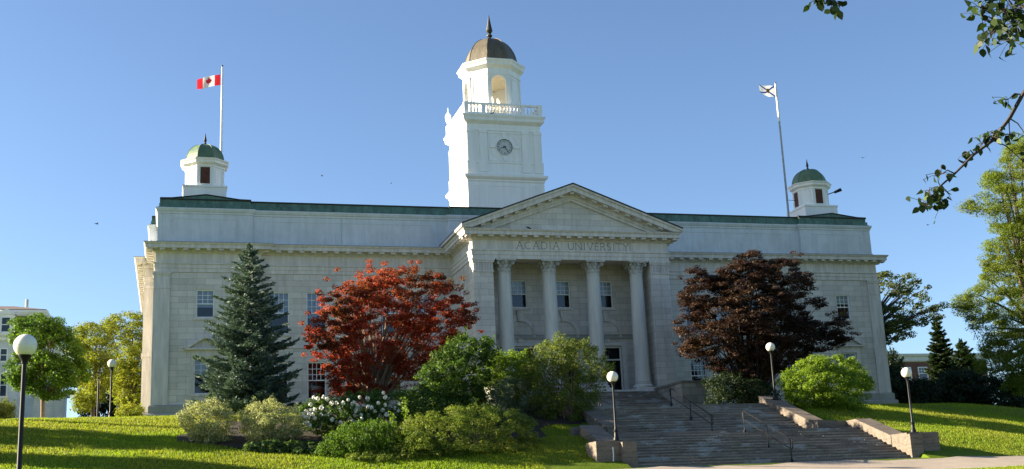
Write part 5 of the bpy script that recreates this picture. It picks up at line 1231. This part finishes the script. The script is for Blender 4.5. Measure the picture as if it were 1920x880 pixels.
# ---- trees left of the frame whose shade falls across the bank; the tallest is added for shade
for (x, y, h, rr, hc, lbl) in ((-48.5, -17.4, 8.4, 2.2, 0.42, 'broad leafy tree on the lawn left of the picture'), (-46.5, -23.3, 8.0, 1.0, 0.42, 'young slender tree on the lawn left, nearest the lamp'), (-52, -11.7, 18.6, 2.4, 0.17, 'tall high crowned tree added for shade far left of the picture')):
    b = np.array((x, y, 0.0)); b[2] = gz(b); n = 150; d = unit(rng.normal(size=(n, 3)))*rng.uniform(0.4, 1, (n, 1))
    pts = b+np.array((0, 0, h*(1-hc)))+d*np.array((rr, rr, h*hc)); V = spray(pts, rng.uniform(0.4, 0.75, n), 0.6, 90, 0.22, 0.65)
    tr = MB(); f = b+np.array((0, 0, h*(1-hc)*0.7)); tr.tube([b, (b+f)/2, f], [0.25, 0.18, 0.15], 8); branches(tr, f, pts[rng.choice(n, 20)], 0.09)
    plant('shade_tree', lbl, 'tree', b, V, 'maplegreen', trunk=tr)

# ---- the near tree whose twigs hang into the top right corner
def leafshape(c, d, nrm, L):
    b = np.cross(nrm, d); pr = [(0, 0), (0.12, 0.24), (0.38, 0.36), (0.68, 0.24), (1.0, 0.0), (0.68, -0.24), (0.38, -0.36), (0.12, -0.24)]
    return [c+d*L*x+b*L*y+nrm*L*(abs(y)*0.25-0.18*x*x) for x, y in pr]
nb_ = np.array((-16.6, -76.6, 0.0)); nb_[2] = gz(nb_)
bass = thing('linden_tree', nb_, 'near tree whose leafy twigs hang into the upper right corner', 'tree')
tr = MB(); f = nb_+np.array((-0.2, 0.1, 5.2)); tr.tube([nb_-(0, 0, 0.2), nb_+(0, 0, 0.4), (nb_+f)/2, f, f+(0.3, 0.2, 3)], [0.32, 0.24, 0.2, 0.16, 0.06], 10)
def atD(u, v, D): return CAM+D*(cF+cR*(u-960)/FPX-cU*(v-440)/FPX)
LV = []; TW = []
def twig(path, D, r, leaves):
    P = [atD(u, v, D+dd) for u, v, dd in path]; tr.tube(P, np.linspace(r, 0.004, len(P)), 6, cap=False); TW.extend(P); return P
def leafcluster(p, n, spread=0.09, L=0.115):
    if TW:
        q = min(TW, key=lambda t: np.linalg.norm(t-p))
        if np.linalg.norm(q-p) < 1.2: tr.tube([q, (q+p)/2+(0, 0, 0.03), p], [0.006, 0.005, 0.003], 5, cap=False)
    for i in range(n):
        c = p+rng.normal(0, spread, 3)*np.array((1, 1, 0.7)); d = unit((rng.normal(0, 0.55, 3)+np.array((0, 0, -0.85)))[None])[0]; nr = unit(np.cross(d, rng.normal(size=3))[None])[0]
        tr.tube([p, (p+c)/2+(0, 0, 0.01), c], 0.0022, 4, cap=False); LV.append(leafshape(c, d, nr, L*rng.uniform(0.75, 1.2)))
limb = f+np.array((0, 0, -0.6))
P = twig([(2080, 60, 0.4), (1960, 120, 0.1), (1917, 178, 0), (1893, 222, 0), (1862, 263, 0), (1826, 290, 0), (1790, 326, 0), (1760, 352, 0), (1745, 372, 0)], 9.0, 0.02, 0)
tr.tube([limb, (limb+P[0])/2+(0, 0, 0.3), P[0]], [0.07, 0.045, 0.022], 8, cap=False)
for u, v, n in ((1890, 187, 4), (1868, 247, 4), (1855, 258, 3), (1893, 252, 4), (1842, 270, 4), (1815, 288, 3), (1765, 327, 4), (1742, 357, 4), (1775, 360, 2), (1770, 378, 4), (1740, 385, 5), (1752, 372, 3), (1915, 300, 3), (1925, 255, 4)): leafcluster(atD(u, v, 9.0), int(n*2.3), 0.055, 0.07)
P2 = twig([(2080, -60, 0.3), (1980, -30, 0), (1900, 15, 0), (1880, 50, 0)], 9.2, 0.016, 0); tr.tube([limb, P2[0]], [0.06, 0.02], 6, cap=False)
for u, v, n in ((1885, 20, 14), (1905, 45, 14), (1870, 55, 8), (1860, 60, 6), (1895, 75, 8), (1838, 15, 6), (1832, 28, 4), (1915, 15, 14), (1880, -10, 12), (1940, 40, 14), (1960, 0, 16), (1990, 60, 14)): leafcluster(atD(u, v, 9.2+rng.normal(0, 0.2)), int(n*2.2), 0.085, 0.075)
P3 = twig([(1960, -160, 0), (1750, -120, 0), (1600, -60, 0), (1562, -20, 0), (1556, 2, 0)], 9.4, 0.016, 0); tr.tube([limb+(0, 0, 0.4), P3[0]], [0.06, 0.02], 6, cap=False)
for u, v, n in ((1530, 2, 5), (1548, 0, 5), (1560, 10, 3), (1575, 12, 3), (1600, -60, 8), (1700, -110, 10), (1650, -90, 8)): leafcluster(atD(u, v, 9.4), int(n*2), 0.05, 0.072)
TW = []
for k in range(90):                          # the rest of its crown, above and to the right
    p = f+rng.normal(0, 1, 3)*np.array((1.6, 1.6, 1.2))+np.array((1.8, 0, 1.6)); d = p-CAM
    if d@cF > 0 and 960+FPX*(d@cR)/(d@cF) < 2010 and 440-FPX*(d@cU)/(d@cF) > -90: continue
    leafcluster(p, 14, 0.2, 0.09)
tr.build('trunk', M['darkbark'], bass, smooth=True)
M['linden'] = leafmat('linden_leaves', [(0.010, 0.022, 0.006), (0.020, 0.040, 0.009), (0.05, 0.085, 0.016)], 0.2)
quads('leaves', np.array(LV), M['linden'], bass, nv=8)

# ---- birds
def bird(p, s, a, label, perch=False):
    s *= 0.75
    t = thing('bird', p, label, 'bird', None); x, y, z = p; d = unit(np.array([[math.cos(a), math.sin(a), 0.55 if perch else 0.0]]))[0]; n = np.array((-d[1], d[0], 0.0)); p = np.array(p, float)
    m = MB(); m.tube([p-d*0.20*s, p-d*0.10*s, p+(0, 0, 0.01*s), p+d*0.10*s, p+d*0.15*s, p+d*0.19*s], [0.01*s, 0.035*s, 0.05*s, 0.045*s, 0.03*s, 0.004*s], 8); m.build('body', M['finial'], t)
    if not perch:
        for sg in (-1, 1):
            w_ = MB(); o = [p+d*0.06*s, p+n*sg*0.16*s+d*0.08*s+(0, 0, 0.08*s), p+n*sg*0.36*s-d*0.05*s+(0, 0, 0.06*s), p+n*sg*0.16*s-d*0.04*s+(0, 0, 0.07*s), p-d*0.07*s]
            w_.add(o+[q+np.array((0, 0, -0.006*s)) for q in o], [(0, 1, 2, 3, 4), (9, 8, 7, 6, 5)]+[(i, i+5, (i+1) % 5+5, (i+1) % 5) for i in range(5)]); w_.build('wing', M['finial'], t)
    else:
        for sg in (-1, 1): w_ = MB(); w_.tube([p+n*sg*0.02*s, p+n*sg*0.02*s-(0, 0, 0.09*s)], 0.007*s, 4); w_.build('leg', M['finial'], t)
bird(at(181, 420, -20), 0.75, 0.7, 'dark bird flying low at the far left, over the yellow trees')
bird(at(604, 330, -20), 0.55, 2.6, 'small bird flying above the long left roof edge')
bird(at(733, 344, -18), 0.42, 0.4, 'tiny bird flying closest to the clock tower')
bird(at(1618, 296, -30), 0.55, 1.5, 'bird flying upright above the right cupola')
bird(at(1740, 422, -30), 0.55, 1.9, 'bird flying between the hall and the feathery tree')
bird((-1.05, TC-3.22-0.38, 26.24), 1.5, 0.3, 'dark bird perched on the clock tower cornice', True)
bird((at(992, 428, -6.5)[0], -6.5, 12.17), 1.6, 2.9, 'dark bird perched at the foot of the pediment', True)
